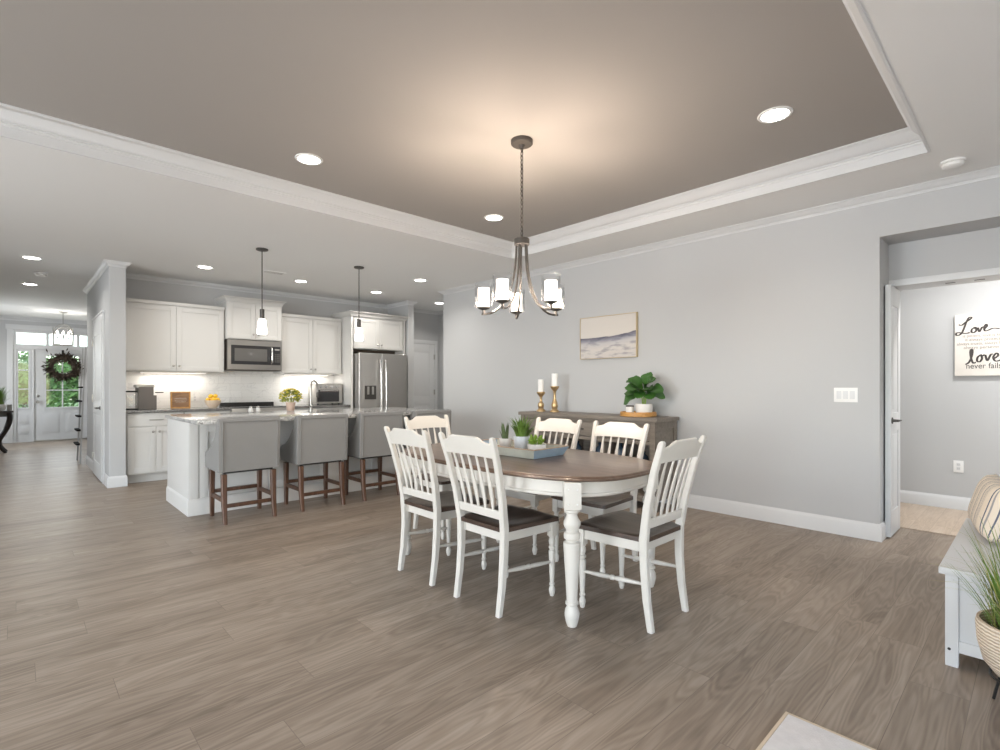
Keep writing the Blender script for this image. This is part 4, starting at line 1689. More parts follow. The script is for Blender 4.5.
t = thing('potted_flowers', 'yellow-green flowers in a blush pot on the island', 'plant', (2.45, 6.35, CT))
bm = B()
lathe(bm, [(0.040, 0.001), (0.044, 0.01), (0.052, 0.07), (0.058, 0.10), (0.060, 0.105), (0.052, 0.106), (0.048, 0.095), (0, 0.09)], n=22)
obj('flower_pot', bm, M['pinkpot'], t)
bm = B()
for i in range(420):
    a, e = random.uniform(0, 2 * PI), random.uniform(-0.7, 1.5)
    r = random.uniform(0.05, 0.115)
    c = Vector((r * math.cos(a) * math.cos(e), r * math.sin(a) * math.cos(e), 0.16 + r * math.sin(e) * 0.85))
    leaf_quad(bm, c, Vector((math.cos(a), math.sin(a), random.uniform(-0.2, 0.7))) * 0.032, 0.018)
for i in range(14):
    a, r = random.uniform(0, 2 * PI), random.uniform(0.01, 0.03)
    tube(bm, [(r * math.cos(a), r * math.sin(a), 0.09), (2 * r * math.cos(a), 2 * r * math.sin(a), 0.16)], 0.002, 5)
obj('foliage', bm, M['flowerleaf'], t)
for i in range(40):
    a, e = 2.4 * i, 1.45 - 0.04 * i
    c = Vector((0.125 * math.cos(a) * math.cos(e), 0.125 * math.sin(a) * math.cos(e), 0.16 + 0.108 * math.sin(e)))
    bm = B()
    for p in range(7):
        b = 2 * PI * p / 7
        leaf_quad(bm, c, Vector((math.cos(b), math.sin(b), 0.35)) * 0.024, 0.017)
    obj('blossom', bm, M['flowers'], t)

# wall plates
def wall_plate(loc, axis, w, h, label, gangs, cat, kind):
    t = thing('light_switch' if kind == 'switch' else 'wall_outlet', label, cat, loc)
    rot = {'-x': Matrix.Rotation(-PI / 2, 4, 'Z'), '-y': Matrix.Identity(4)}[axis]
    bm = B()
    box(bm, -w / 2, w / 2, -0.006, -0.0005, -h / 2, h / 2, 0.002)
    bmesh.ops.transform(bm, matrix=rot, verts=bm.verts[:])
    obj('cover_plate', bm, M['plastic'], t)
    for g in range(gangs):
        x = (g - (gangs - 1) / 2) * 0.046
        bm = B()
        if kind == 'switch':
            box(bm, x - 0.017, x + 0.017, -0.0095, -0.0055, -0.033, 0.033, 0.001)
            bmesh.ops.transform(bm, matrix=rot, verts=bm.verts[:])
            obj('rocker', bm, M['trim'], t)
        else:
            for z in (-0.02, 0.02):
                bm = B()
                box(bm, x - 0.014, x + 0.014, -0.0085, -0.0055, z - 0.014, z + 0.014, 0.001)
                box(bm, x - 0.007, x - 0.004, -0.0092, -0.008, z - 0.004, z + 0.006, mi=1)
                box(bm, x + 0.004, x + 0.007, -0.0092, -0.008, z - 0.004, z + 0.006, mi=1)
                bmesh.ops.transform(bm, matrix=rot, verts=bm.verts[:])
                obj('socket', bm, [M['trim'], M['plastic_shade']], t)


wall_plate((XW, 1.10, 1.147), '-x', 0.165, 0.117, 'white three-gang rocker switch on the grey wall beside the opening', 3, 'light switch', 'switch')
wall_plate((6.72, 0.563, 0.43), '-x', 0.075, 0.117, 'white outlet low on the hall wall, under the lettered board', 1, 'outlet', 'outlet')
wall_plate((1.86, YK - 0.012, 1.04), '-y', 0.117, 0.075, 'white outlet on the kitchen backsplash, between plaque and fruit bowl', 1, 'outlet', 'outlet')

# ================================================================== DINING SET
TCX, TCY = 2.43, 2.405


def superellipse(a, b, n, k=72):
    out = []
    for i in range(k):
        th = 2 * PI * i / k
        c, s = math.cos(th), math.sin(th)
        out.append((a * math.copysign(abs(c) ** (2 / n), c), b * math.copysign(abs(s) ** (2 / n), s)))
    return out


t = thing('dining_table', 'oval dining table with brown top and turned cream legs', 'table', (TCX, TCY, 0))
bm = B()
rs = []
for off, z in ((-0.02, 0.736), (-0.004, 0.737), (0.0, 0.742), (0.0, 0.749), (-0.006, 0.752), (-0.008, 0.757), (-0.013, 0.7605), (-0.02, 0.7615)):
    rs.append([(x, y, z) for x, y in superellipse(0.525 + off, 0.94 + off, 3.0)])
rings(bm, rs)
obj('tabletop', bm, M['tabletop'], t)
bm = B()
rs = []
for off, z in ((-0.02, 0.7355), (0.0, 0.7355), (0.0, 0.668), (0.006, 0.662), (0.006, 0.652), (0.0, 0.646), (-0.02, 0.645)):
    rs.append([(x, y, z) for x, y in superellipse(0.475 + off, 0.865 + off, 3.0)])
rs.append(rs[0])
rings(bm, rs, cap=False)
obj('apron', bm, M['chairwhite'], t)
legp = [(0.0, 0.0), (0.024, 0.0), (0.031, 0.02), (0.037, 0.05), (0.038, 0.065), (0.034, 0.085), (0.027, 0.1), (0.026, 0.106), (0.034, 0.112), (0.034, 0.122), (0.027, 0.128), (0.0285, 0.15), (0.034, 0.25), (0.041, 0.36), (0.044, 0.41), (0.044, 0.425), (0.030, 0.432), (0.030, 0.438), (0.041, 0.446), (0.043, 0.46), (0.041, 0.474), (0.030, 0.482), (0.034, 0.495), (0.043, 0.515), (0.043, 0.53), (0.032, 0.55), (0.027, 0.565), (0.03, 0.575), (0.04, 0.582), (0.04, 0.592), (0.03, 0.6)]
for sx in (-1, 1):
    for sy in (-1, 1):
        c = (sx * 0.375, sy * 0.762, 0)
        bm = B()
        lathe(bm, legp, c, 24)
        cbox(bm, (c[0], c[1], 0.6665), (0.086, 0.086, 0.137), 0.004, rot=Matrix.Rotation(PI / 4, 4, 'Z'))
        lg = obj('table_leg', bm, M['chairwhite'], t)
        bm = B()
        u = Vector((sx, sy, 0)).normalized()
        w_ = Vector((-u.y, u.x, 0))
        for dz in (0.625, 0.70):
            for q in (-0.022, 0.022):
                pp = Vector(c) + u * 0.0432 + w_ * q
                sphere(bm, (pp.x, pp.y, dz), 0.0045, 8, 5)
        obj('bolt_plug', bm, M['ceramic'], lg)


def post_x(z):
    pts = [(0.0, -0.215), (0.15, -0.192), (0.30, -0.180), (0.45, -0.178), (0.62, -0.205), (0.80, -0.250), (0.955, -0.300)]
    for (z0, x0), (z1, x1) in zip(pts, pts[1:]):
        if z <= z1:
            return x0 + (x1 - x0) * (z - z0) / (z1 - z0)
    return pts[-1][1]


def post_y(z):
    return 0.178 + 0.040 * max(0.0, (z - 0.40) / 0.555)


def make_chair():
    t = thing('dining_chair', '', 'chair')
    # scooped seat
    bm = B()
    n = 14
    top, bot = [], []
    for i in range(n + 1):
        u = i / n
        x = -0.195 + 0.425 * u
        hw = 0.192 + 0.034 * u
        rt, rb = [], []
        for j in range(n + 1):
            v = -1 + 2 * j / n
            y = hw * v
            xx = x
            if u > 0.5:
                xx = x - 0.014 * abs(v) ** 3 * (u - 0.5) * 2
            dip = 0.015 * (math.sin(PI * min(1, max(0, (u - 0.02) / 0.95))) ** 0.8) * (1 - abs(v) ** 3) - 0.007 * max(0, u - 0.5) * math.exp(-(v / 0.3) ** 2)
            edge = 0.006 if (i in (0, n) or j in (0, n)) else 0
            rt.append((xx, y, 0.468 - dip - edge))
            rb.append((xx, y, 0.4385))
        top.append(rt)
        bot.append(rb)
    T = [[bm.verts.new(p) for p in r] for r in top]
    Bo = [[bm.verts.new(p) for p in r] for r in bot]
    for i in range(n):
        for j in range(n):
            bm.faces.new((T[i][j], T[i + 1][j], T[i + 1][j + 1], T[i][j + 1]))
            bm.faces.new((Bo[i][j], Bo[i][j + 1], Bo[i + 1][j + 1], Bo[i + 1][j]))
    for i in range(n):
        bm.faces.new((T[i][0], Bo[i][0], Bo[i + 1][0], T[i + 1][0]))
        bm.faces.new((T[i][n], T[i + 1][n], Bo[i + 1][n], Bo[i][n]))
        bm.faces.new((T[0][i], T[0][i + 1], Bo[0][i + 1], Bo[0][i]))
        bm.faces.new((T[n][i], Bo[n][i], Bo[n][i + 1], T[n][i + 1]))
    obj('seat', bm, M['seat'], t)
    # frame under the seat
    bm = B()
    prism(bm, [(-0.165, -0.172), (-0.165, 0.172), (-0.148, 0.172), (-0.148, -0.172)], 0.382, 0.4375, 'z', 0.002)
    prism(bm, [(0.192, -0.19), (0.192, 0.19), (0.210, 0.19), (0.210, -0.19)], 0.382, 0.4375, 'z', 0.002)
    for s in (-1, 1):
        prism(bm, [(-0.17, s * 0.172), (0.20, s * 0.200), (0.20, s * 0.182), (-0.17, s * 0.154)], 0.382, 0.4375, 'z', 0.002)
    obj('seat_frame', bm, M['chairwhite'], t)
    fleg = [(0.0, 0.0), (0.011, 0.0), (0.015, 0.012), (0.0185, 0.032), (0.018, 0.042), (0.012, 0.058), (0.012, 0.062), (0.0165, 0.066), (0.0165, 0.074), (0.012, 0.078), (0.0135, 0.1), (0.018, 0.2), (0.0205, 0.255), (0.0205, 0.262), (0.014, 0.268), (0.014, 0.272), (0.0205, 0.278), (0.0205, 0.286), (0.014, 0.292), (0.018, 0.305), (0.0205, 0.318), (0.018, 0.33), (0.014, 0.338), (0.0195, 0.343), (0.0195, 0.352)]
    for s in (-1, 1):
        bm = B()
        bars(bm, [(post_x(z), s * post_y(z), z, d, w) for z, d, w in ((0, 0.030, 0.032), (0.15, 0.036, 0.034), (0.30, 0.040, 0.036), (0.45, 0.044, 0.036), (0.62, 0.038, 0.035), (0.80, 0.034, 0.034), (0.935, 0.030, 0.033), (0.948, 0.025, 0.028), (0.955, 0.014, 0.016))])
        obj('back_leg', bm, M['chairwhite'], t)
        bm = B()
        c = (0.197, s * 0.192, 0)
        lathe(bm, fleg, c, 18)
        box(bm, c[0] - 0.0205, c[0] + 0.0205, c[1] - 0.0205, c[1] + 0.0205, 0.35, 0.4375, 0.003)
        obj('front_leg', bm, M['chairwhite'], t)
        bm = B()
        a = Vector((post_x(0.225) + 0.01, s * 0.178, 0.228))
        b = Vector((0.19, s * 0.192, 0.200))
        L = (b - a).length
        q = [(0.008, 0), (0.009, 0.1 * L), (0.0125, 0.3 * L), (0.0125, 0.42 * L), (0.009, 0.46 * L), (0.014, 0.48 * L), (0.014, 0.52 * L), (0.009, 0.54 * L), (0.0125, 0.58 * L), (0.0125, 0.7 * L), (0.009, 0.9 * L), (0.008, L)]
        lathe(bm, q, a, 12, b - a)
        obj('stretcher', bm, M['chairwhite'], t)

    def rail(zb, zt, thick, bow):
        """curved rail between the posts; zb and zt are functions of v"""
        rs = []
        n = 20
        for i in range(n + 1):
            v = -1 + 2 * i / n
            b0, t0 = zb(v), zt(v)
            ring = []
            for z, dx in ((b0, -1), (b0, 1), (t0 - 0.006, 1), (t0, 0.5), (t0, -0.5), (t0 - 0.006, -1)):
                hw = post_y((b0 + t0) / 2) - 0.012
                ring.append((post_x(z) - bow * (1 - v * v) + dx * thick / 2, hw * v, z))
            rs.append(ring)
        bm = B()
        rings(bm, rs)
        return bm

    def crest(v):
        a = abs(v)
        s = min(1, max(0, (0.80 - a) / 0.30))
        s = s * s * (3 - 2 * s)
        return 0.924 + 0.028 * s - 0.006 * max(0, a - 0.8) * 5 + (0.010 if a > 0.93 else 0) * 0
    obj('crest_rail', rail(lambda v: 0.842 + 0.006 * (1 - v * v), crest, 0.020, 0.014), M['chairwhite'], t)
    obj('lower_rail', rail(lambda v: 0.505 + 0.004 * (1 - v * v), lambda v: 0.556 - 0.003 * v * v, 0.018, 0.008), M['chairwhite'], t)
    for i in range(5):
        v = -0.66 + 1.32 * i / 4
        bm = B()
        rs = []
        for z, w, d in ((0.548, 0.014, 0.010), (0.60, 0.023, 0.011), (0.655, 0.029, 0.012), (0.69, 0.0285, 0.012), (0.75, 0.021, 0.011), (0.81, 0.014, 0.0095), (0.852, 0.012, 0.009)):
            hw = post_y(z) - 0.012
            x = post_x(z) - (0.008 + 0.006 * (z - 0.55) / 0.3) * (1 - v * v)
            y = hw * v
            rs.append([(x + d / 2 * a, y + w / 2 * b, z) for a, b in ((1, -0.7), (1, 0.7), (0.5, 1), (-0.5, 1), (-1, 0.7), (-1, -0.7), (-0.5, -1), (0.5, -1))])
        rings(bm, rs)
        obj('spindle', bm, M['chairwhite'], t)
    return t


ch0 = make_chair()
CH = [
    (2.068, 2.150, 0, 'cream dining chair in front left, back to camera, beside the nearest table leg'),
    (2.066, 2.745, 0, 'cream dining chair left of the table, its back nearest the bar stools'),
    (2.462, 1.545, PI / 2, 'cream dining chair at the near right end of the table, facing away'),
    (2.925, 2.125, PI, 'far-side dining chair nearer the right, below the leafy plant tray'),
    (2.925, 2.715, PI, 'far-side dining chair seen just right of the potted centerpiece'),
    (2.66, 3.475, -PI / 2, 'dining chair at the far end of the table, in front of the last bar stool'),
]
for i, (x, y, rz, lab) in enumerate(CH):
    o = ch0 if i == 0 else copy_tree(ch0)
    o.location = (x, y, 0)
    o.rotation_euler = (0, 0, rz)
    o['label'] = lab
    o['group'] = 'dining chairs around the table'

# centrepiece tray on the table
TT = 0.762
t = thing('centerpiece_tray', 'blue-washed wooden tray holding three small plants on the table', 'tray', (2.48, 2.49, TT))
bm = B()
def rect(hx, hy, z):
    return [(-hx, -hy, z), (hx, -hy, z), (hx, hy, z), (-hx, hy, z)]
rings(bm, [rect(0.15, 0.31, 0.012), rect(0.15, 0.31, 0.001), rect(0.178, 0.338, 0.056), rect(0.169, 0.329, 0.058), rect(0.141, 0.301, 0.012)])
bm.normal_update()
for f in bm.faces:
    c_ = f.calc_center_median()
    f.material_index = 1 if abs(c_.y) / 0.33 > abs(c_.x) / 0.18 else 0
trw = obj('tray_wall', bm, [M['traycream'], M['traywash']], t, smooth=False)
bm = B()
box(bm, -0.14, 0.14, -0.30, 0.30, 0.0125, 0.019)
obj('tray_bottom', bm, M['traywood'], t)
bm = B()
rings(bm, [rect(0.180, 0.340, 0.0575), rect(0.180, 0.340, 0.062), rect(0.163, 0.323, 0.062), rect(0.163, 0.323, 0.0585), rect(0.180, 0.340, 0.0575)], cap=False)
obj('tray_rim', bm, M['traywood'], t, smooth=False)
t.rotation_euler = (0, 0, math.radians(2))

PZ = TT + 0.0195
t = thing('potted_grass', 'tallest plant in the table tray, bright green blades in pale blue pot', 'plant', (2.545, 2.475, PZ))
bm = B()
lathe(bm, [(0.046, 0.001), (0.05, 0.006), (0.058, 0.085), (0.058, 0.092), (0.051, 0.092), (0.048, 0.08), (0, 0.076)], n=24)
obj('plant_pot', bm, M['ceramic_blue'], t)
bm = B()
lathe(bm, [(0.047, 0.0765), (0.047, 0.08), (0, 0.0805)], n=18)
obj('soil', bm, M['soil'], t)
bm = B()
for i in range(85):
    a, r = random.uniform(0, 2 * PI), 0.038 * math.sqrt(random.random())
    rr = r * 1.6 + random.uniform(0.01, 0.075)
    blade(bm, (r * math.cos(a), r * math.sin(a), 0.08), (rr * math.cos(a), rr * math.sin(a), 0.08 + random.uniform(0.075, 0.155)), random.uniform(0.010, 0.016), 0.08)
obj('grass_blades', bm, M['grass'], t)

t = thing('snake_plant', 'narrow dark-leaved snake plant, farthest left in the table tray', 'plant', (2.55, 2.645, PZ))
bm = B()
lathe(bm, [(0.036, 0.001), (0.04, 0.006), (0.046, 0.058), (0.046, 0.064), (0.04, 0.064), (0.037, 0.055), (0, 0.052)], n=22)
obj('plant_pot', bm, M['ceramic'], t)
bm = B()
for i in range(16):
    a, r = random.uniform(0, 2 * PI), 0.022 * math.sqrt(random.random())
    rr = r + random.uniform(0.005, 0.04)
    blade(bm, (r * math.cos(a), r * math.sin(a), 0.052), (rr * math.cos(a), rr * math.sin(a), 0.052 + random.uniform(0.07, 0.13)), 0.022, 0.03)
obj('sword_leaf', bm, M['snake'], t)

t = thing('potted_succulent', 'low yellow-green succulent in white pot, nearest in the table tray', 'plant', (2.535, 2.325, PZ))
bm = B()
lathe(bm, [(0.055, 0.001), (0.06, 0.005), (0.064, 0.045), (0.064, 0.05), (0.057, 0.05), (0.054, 0.04), (0, 0.038)], n=24)
obj('plant_pot', bm, M['ceramic'], t)
bm = B()
for i in range(90):
    a, e = random.uniform(0, 2 * PI), random.uniform(0.0, 1.3)
    r = random.uniform(0.012, 0.04)
    c = Vector((r * math.cos(a), r * math.sin(a), 0.045 + 0.045 * random.random() * math.sin(e)))
    leaf_quad(bm, c, Vector((math.cos(a) * math.cos(e), math.sin(a) * math.cos(e), math.sin(e) + 0.15)) * 0.034, 0.018, fold=0.35)
obj('succulent_leaves', bm, M['succ'], t)

# ------------------------------------------------------------------ sideboard
SX0, SX1, SY0, SY1, SZ = 4.47, 4.895, 2.555, 4.36, 0.908
t = thing('sideboard', 'grey-brown wooden sideboard with three drawers against the right wall', 'sideboard', ((SX0 + SX1) / 2, (SY0 + SY1) / 2, 0))
bm = B()
box(bm, SX0 - 0.025, SX1 + 0.003, SY0 - 0.025, SY1 + 0.025, SZ - 0.038, SZ, 0.004)
obj('sideboard_top', bm, M['sideb'], t, world=True)
bm = B()
box(bm, SX0 + 0.012, SX1, SY0 + 0.012, SY0 + 0.03, 0.10, SZ - 0.0385)
box(bm, SX0 + 0.012, SX1, SY1 - 0.03, SY1 - 0.012, 0.10, SZ - 0.0385)
box(bm, SX1 - 0.012, SX1, SY0 + 0.012, SY1 - 0.012, 0.10, SZ - 0.0385)
box(bm, SX0 + 0.02, SX1 - 0.013, SY0 + 0.031, SY1 - 0.031, 0.10, 0.13)
box(bm, SX0 + 0.02, SX1 - 0.013, SY0 + 0.031, SY1 - 0.031, 0.655, 0.675)
box(bm, SX0 + 0.03, SX1 - 0.013, SY0 + 0.031, SY1 - 0.031, 0.39, 0.405)
yd = [SY0 + 0.031 + (SY1 - SY0 - 0.062) * k / 3 for k in range(4)]
for y in yd[1:3]:
    box(bm, SX0 + 0.012, SX1 - 0.013, y - 0.014, y + 0.014, 0.13, SZ - 0.0385)
obj('sideboard_case', bm, M['sideb'], t, world=True)
bm = B()
for y in (SY0, SY1 - 0.055):                       # framed ends
    o0, o1 = (y - 0.0, y + 0.0115) if y == SY0 else (SY1 - 0.0115, SY1)
    box(bm, SX0, SX0 + 0.06, o0, o1, 0.0, SZ - 0.0385, 0.002)
    box(bm, SX1 - 0.06, SX1, o0, o1, 0.0, SZ - 0.0385, 0.002)
    for z0, z1 in ((0.10, 0.17), (0.60, 0.66), (SZ - 0.11, SZ - 0.0385)):
        box(bm, SX0 + 0.06, SX1 - 0.06, o0, o1, z0, z1, 0.002)
obj('end_frame', bm, M['sideb'], t, world=True)
for y0, y1 in ((SY0, SY0 + 0.06), (SY1 - 0.06, SY1)):
    bm = B()
    box(bm, SX0 - 0.006, SX0 + 0.0115, y0, y1, 0.0, SZ - 0.0385, 0.003)
    obj('corner_post', bm, M['sideb'], t, world=True)
bm = B()
box(bm, SX0 + 0.001, SX0 + 0.012, SY0 + 0.06, SY1 - 0.06, SZ - 0.075, SZ - 0.0385, 0.002)
box(bm, SX0 + 0.001, SX0 + 0.012, SY0 + 0.06, SY1 - 0.06, 0.64, 0.675, 0.002)
box(bm, SX0 + 0.001, SX0 + 0.012, SY0 + 0.06, SY1 - 0.06, 0.08, 0.14, 0.002)
obj('face_rail', bm, M['sideb'], t, world=True)
for k in range(3):
    bm = B()
    a, b = yd[k] + (0.034 if k == 0 else 0.018), yd[k + 1] - (0.034 if k == 2 else 0.018)
    box(bm, SX0 + 0.003, SX0 + 0.024, a, b, 0.682, SZ - 0.08, 0.003)
    box(bm, SX0 - 0.001, SX0 + 0.004, a + 0.03, b - 0.03, 0.705, SZ - 0.103, 0.002)
    d = obj('drawer', bm, M['sideb'], t, world=True)
    bm = B()
    ym = (a + b) / 2
    tube(bm, [(SX0 - 0.024, ym - 0.05, 0.756), (SX0 - 0.024, ym + 0.05, 0.756)], 0.006, 8)
    for s in (-0.04, 0.04):
        tube(bm, [(SX0 - 0.001, ym + s, 0.756), (SX0 - 0.024, ym + s, 0.756)], 0.005, 6)
    obj('drawer_pull', bm, M['black'], d, world=True)

for y, z, h, lab in ((3.62, 0.406, 0.19, 'dark vase on the open sideboard shelf, behind the left far-side chair'), (3.30, 0.406, 0.20, 'dark blue vase on the open sideboard shelf, seen between the far-side chairs'), (3.05, 0.406, 0.22, 'dark blue vase on the open sideboard shelf, behind the right far-side chair'), (2.78, 0.406, 0.15, 'squat dark vase on the open sideboard shelf, nearest the right end')):
    bm = B()
    lathe(bm, [(0.03, 0.0005), (0.045, 0.02), (0.062, h * 0.4), (0.05, h * 0.7), (0.022, h * 0.85), (0.028, h), (0.022, h), (0.0, h * 0.9)], n=20)
    o = single('vase', bm, M['bluevase'], lab, 'vase', 'vases on the sideboard shelf')
    o.location = (4.62, y, z)

# candlesticks and candles
for y, hh, lab, clab in ((4.225, 0.235, 'shorter left gold candlestick on the sideboard', 'white pillar candle on the shorter, left gold candlestick'), (4.005, 0.305, 'taller right gold candlestick on the sideboard', 'white pillar candle on the taller, right gold candlestick')):
    t = thing('candlestick', lab, 'candlestick', (4.68, y, SZ))
    bm = B()
    f = hh / 0.30
    lathe(bm, [(0.055, 0.0005), (0.055, 0.012), (0.046, 0.022), (0.036, 0.03), (0.03, 0.04), (0.036, 0.055), (0.04, 0.075), (0.036, 0.10), (0.024, 0.125 * f + 0.01), (0.016, 0.16 * f), (0.015, hh - 0.075), (0.019, hh - 0.066), (0.016, hh - 0.058), (0.03, hh - 0.04), (0.05, hh - 0.012), (0.052, hh), (0.0, hh)], n=24)
    obj('turned_stem', bm, M['gold'], t)
    bm = B()
    lathe(bm, [(0.036, hh - 0.001), (0.056, hh), (0.056, hh + 0.005), (0.0, hh + 0.005)], n=24)
    obj('drip_plate', bm, M['gold'], t)
    ct = thing('pillar_candle', clab, 'candle', (4.68, y, SZ + hh + 0.0055))
    bm = B()
    lathe(bm, [(0.037, 0.0005), (0.038, 0.004), (0.038, 0.148), (0.035, 0.152), (0.012, 0.148), (0.0, 0.147)], n=24)
    obj('candle_wax', bm, M['wax'], ct)
    bm = B()
    tube(bm, [(0, 0, 0.146), (0.001, 0, 0.155), (0.003, 0, 0.161)], 0.0012, 6)
    obj('wick', bm, M['ink'], ct)

# round amber tray, fiddle-leaf plant, small candle jar
t = thing('amber_tray', 'round amber wooden tray near the right end of the sideboard', 'tray', (4.66, 2.86, SZ))
bm = B()
n = 40
lathe(bm, [(0.0, 0.0005), (0.175, 0.0005), (0.182, 0.006), (0.182, 0.044), (0.178, 0.048), (0.171, 0.048), (0.168, 0.044), (0.168, 0.012), (0.0, 0.011)], n=n)
obj('tray_wall', bm, M['amber'], t)
t = thing('potted_fig', 'leafy fig plant in a round white pot on the amber tray', 'plant', (4.68, 2.805, SZ + 0.0115))
bm = B()
lathe(bm, [(0.06, 0.0005), (0.075, 0.01), (0.085, 0.05), (0.086, 0.10), (0.083, 0.118), (0.076, 0.118), (0.077, 0.1), (0.0, 0.095)], n=28)
obj('plant_pot', bm, M['ceramic'], t)
bm = B()
lathe(bm, [(0.075, 0.096), (0.07, 0.10), (0, 0.101)], n=20)
obj('soil', bm, M['soil'], t)


def big_leaf(bm, base_, d, up, L, W, curl=0.25):
    d = Vector(d).normalized()
    up = Vector(up).normalized()
    s = d.cross(up).normalized()
    up = s.cross(d).normalized()
    n = 9
    rows = []
    for i in range(n + 1):
        u = i / n
        w = W * (0.06 + (math.sin(PI * u ** 0.85) ** 0.75) * (0.75 + 0.35 * u)) * 0.5 if 0 < i < n else W * 0.03
        p = Vector(base_) + d * L * u - up * L * curl * u * u
        row = []
        for v in (-1, -0.5, 0, 0.5, 1):
            row.append(bm.verts.new(p + s * w * v + up * (abs(v) * 0.22 * w + 0.012 * math.sin(u * 9 + v * 3) * abs(v))))
        rows.append(row)
    for i in range(n):
        for k in range(4):
            bm.faces.new((rows[i][k], rows[i][k + 1], rows[i + 1][k + 1], rows[i + 1][k]))


stems = B()
tips = []
for q in range(4):
    a = 2 * PI * q / 4 + 0.5
    p = spline([(0.012 * math.cos(a), 0.012 * math.sin(a), 0.095), (0.02 * math.cos(a), 0.02 * math.sin(a), 0.18), (0.045 * math.cos(a), 0.045 * math.sin(a), 0.26)], 5)
    tube(stems, p, 0.006, 7)
obj('stem', stems, M['succ'], t)
LV = [(-0.02, 0.03, 0.24, -0.8, 0.6, 0.5, 0.16), (-0.02, -0.03, 0.25, -0.8, -0.6, 0.4, 0.17), (-0.03, 0.0, 0.22, -0.9, 0.0, 0.5, 0.15), (-0.02, -0.02, 0.22, -0.6, -0.8, 0.15, 0.15), (-0.02, 0.03, 0.23, -0.5, 0.85, 0.15, 0.16), (0.0, -0.01, 0.28, -0.4, -0.4, 0.9, 0.14), (-0.01, 0.01, 0.27, -0.6, 0.25, 0.8, 0.15),
      (0.03, 0.05, 0.26, 0.15, 1.0, 0.15, 0.18), (0.0, -0.04, 0.26, -0.3, -1.0, 0.15, 0.19), (-0.05, 0.02, 0.27, -1.0, 0.2, 0.2, 0.17), (0.05, 0, 0.27, 1.0, 0.1, 0.3, 0.15),
      (0.0, 0.02, 0.30, -0.5, 0.7, 0.7, 0.16), (0.0, -0.02, 0.30, -0.5, -0.7, 0.55, 0.17), (0.0, 0.0, 0.31, 0.2, -0.3, 1.0, 0.15), (-0.04, 0.06, 0.22, -0.5, 0.9, -0.55, 0.17), (-0.03, -0.05, 0.22, -0.7, -0.7, -0.05, 0.16), (-0.02, 0.0, 0.25, -1.0, -0.2, -0.25, 0.15), (0.0, 0.05, 0.33, 0.0, 0.9, 0.35, 0.17), (0.0, -0.05, 0.24, 0.2, -1.0, -0.15, 0.17)]
for x, y, z, dx, dy, dz, L in LV:
    bm = B()
    big_leaf(bm, (x, y, z), (dx, dy, dz), (-0.75, -0.25, 1), L, L * 0.85, 0.25)
    obj('leaf', bm, M['leafdark'], t, angle=80)
t = thing('candle_jar', 'small glass candle jar with dark lid on the amber tray', 'candle jar', (4.64, 2.945, SZ + 0.0115))
bm = B()
lathe(bm, [(0.038, 0.0005), (0.041, 0.004), (0.041, 0.085), (0.038, 0.085), (0.0, 0.07)], n=22)
obj('jar', bm, M['ceramic'], t)
bm = B()
lathe(bm, [(0.043, 0.0855), (0.043, 0.098), (0.038, 0.10), (0, 0.10)], n=22)
obj('jar_lid', bm, M['bronze'], t)

# painting
t = thing('framed_painting', 'grey dune landscape painting in thin pale gold frame', 'painting', (XW - 0.004, 3.40, 1.78))
bm = B()
box(bm, -0.030, -0.001, -0.376, 0.376, -0.237, 0.237)
obj('canvas', bm, M['painting'], t)
bm = B()
for y0, y1, z0, z1 in ((-0.383, -0.377, -0.244, 0.244), (0.377, 0.383, -0.244, 0.244), (-0.377, 0.377, -0.244, -0.238), (-0.377, 0.377, 0.238, 0.244)):
    box(bm, -0.036, 0.0, y0, y1, z0, z1, 0.001)
obj('picture_frame', bm, M['frame_gold'], t)

# lettered board in the hall
t = thing('lettered_board', 'distressed cream board lettered with a love verse on the hall wall', 'sign', (6.72, 0.589, 1.616))
bm = B()
box(bm, -0.03, -0.001, -0.432, 0.0, -0.297, 0.297, 0.004)
obj('board', bm, M['signwood'], t)


def script_word(strokes, r):
    bm = B()
    for s, k in strokes:
        pts = [(-0.0315, -(x - 155) * 0.000754, 0.297 - (y - 118) * 0.00101) for x, y in s]
        sp_ = spline(pts, 6)
        m_ = len(sp_)
        rr = []
        for i in range(m_):
            d = sp_[min(i + 1, m_ - 1)] - sp_[max(i - 1, 0)]
            f = 0.65 + 0.6 * abs(d.z) / max(d.length, 1e-6)
            rr.append(r * f)
        # flat stroke lying on the board
        n = 8
        P = sp_
        rs = []
        for i in range(m_):
            tt = (P[min(i + 1, m_ - 1)] - P[max(i - 1, 0)]).normalized()
            b = tt.cross(Vector((1, 0, 0))).normalized()
            rs.append([P[i] + b * math.cos(2 * PI * q / n) * rr[i] + Vector((1, 0, 0)) * math.sin(2 * PI * q / n) * 0.0012 for q in range(n)])
        rings(bm, rs)
    return bm


W1 = [([(195, 212), (225, 218), (258, 195), (300, 170), (318, 152), (296, 148), (272, 185), (252, 235), (228, 288), (200, 312), (174, 312), (170, 296), (192, 288), (235, 296), (275, 298), (300, 292)], 1),
      ([(345, 250), (322, 262), (318, 288), (338, 296), (362, 276), (358, 250), (344, 246), (358, 262), (378, 252)], 1),
      ([(378, 250), (390, 290), (414, 252), (432, 246)], 1),
      ([(436, 268), (462, 240), (452, 224), (436, 250), (442, 284), (474, 280), (510, 266), (545, 266), (575, 272)], 1)]
W2 = [([(260, 598), (296, 574), (322, 510), (326, 462), (312, 458), (306, 490), (316, 548), (334, 586), (358, 578)], 1),
      ([(404, 512), (376, 530), (370, 566), (396, 574), (416, 540), (402, 508), (418, 520), (440, 508)], 1),
      ([(446, 510), (464, 566), (494, 512), (516, 506)], 1),
      ([(520, 552), (562, 520), (546, 498), (518, 536), (540, 572), (600, 556), (640, 536)], 1)]
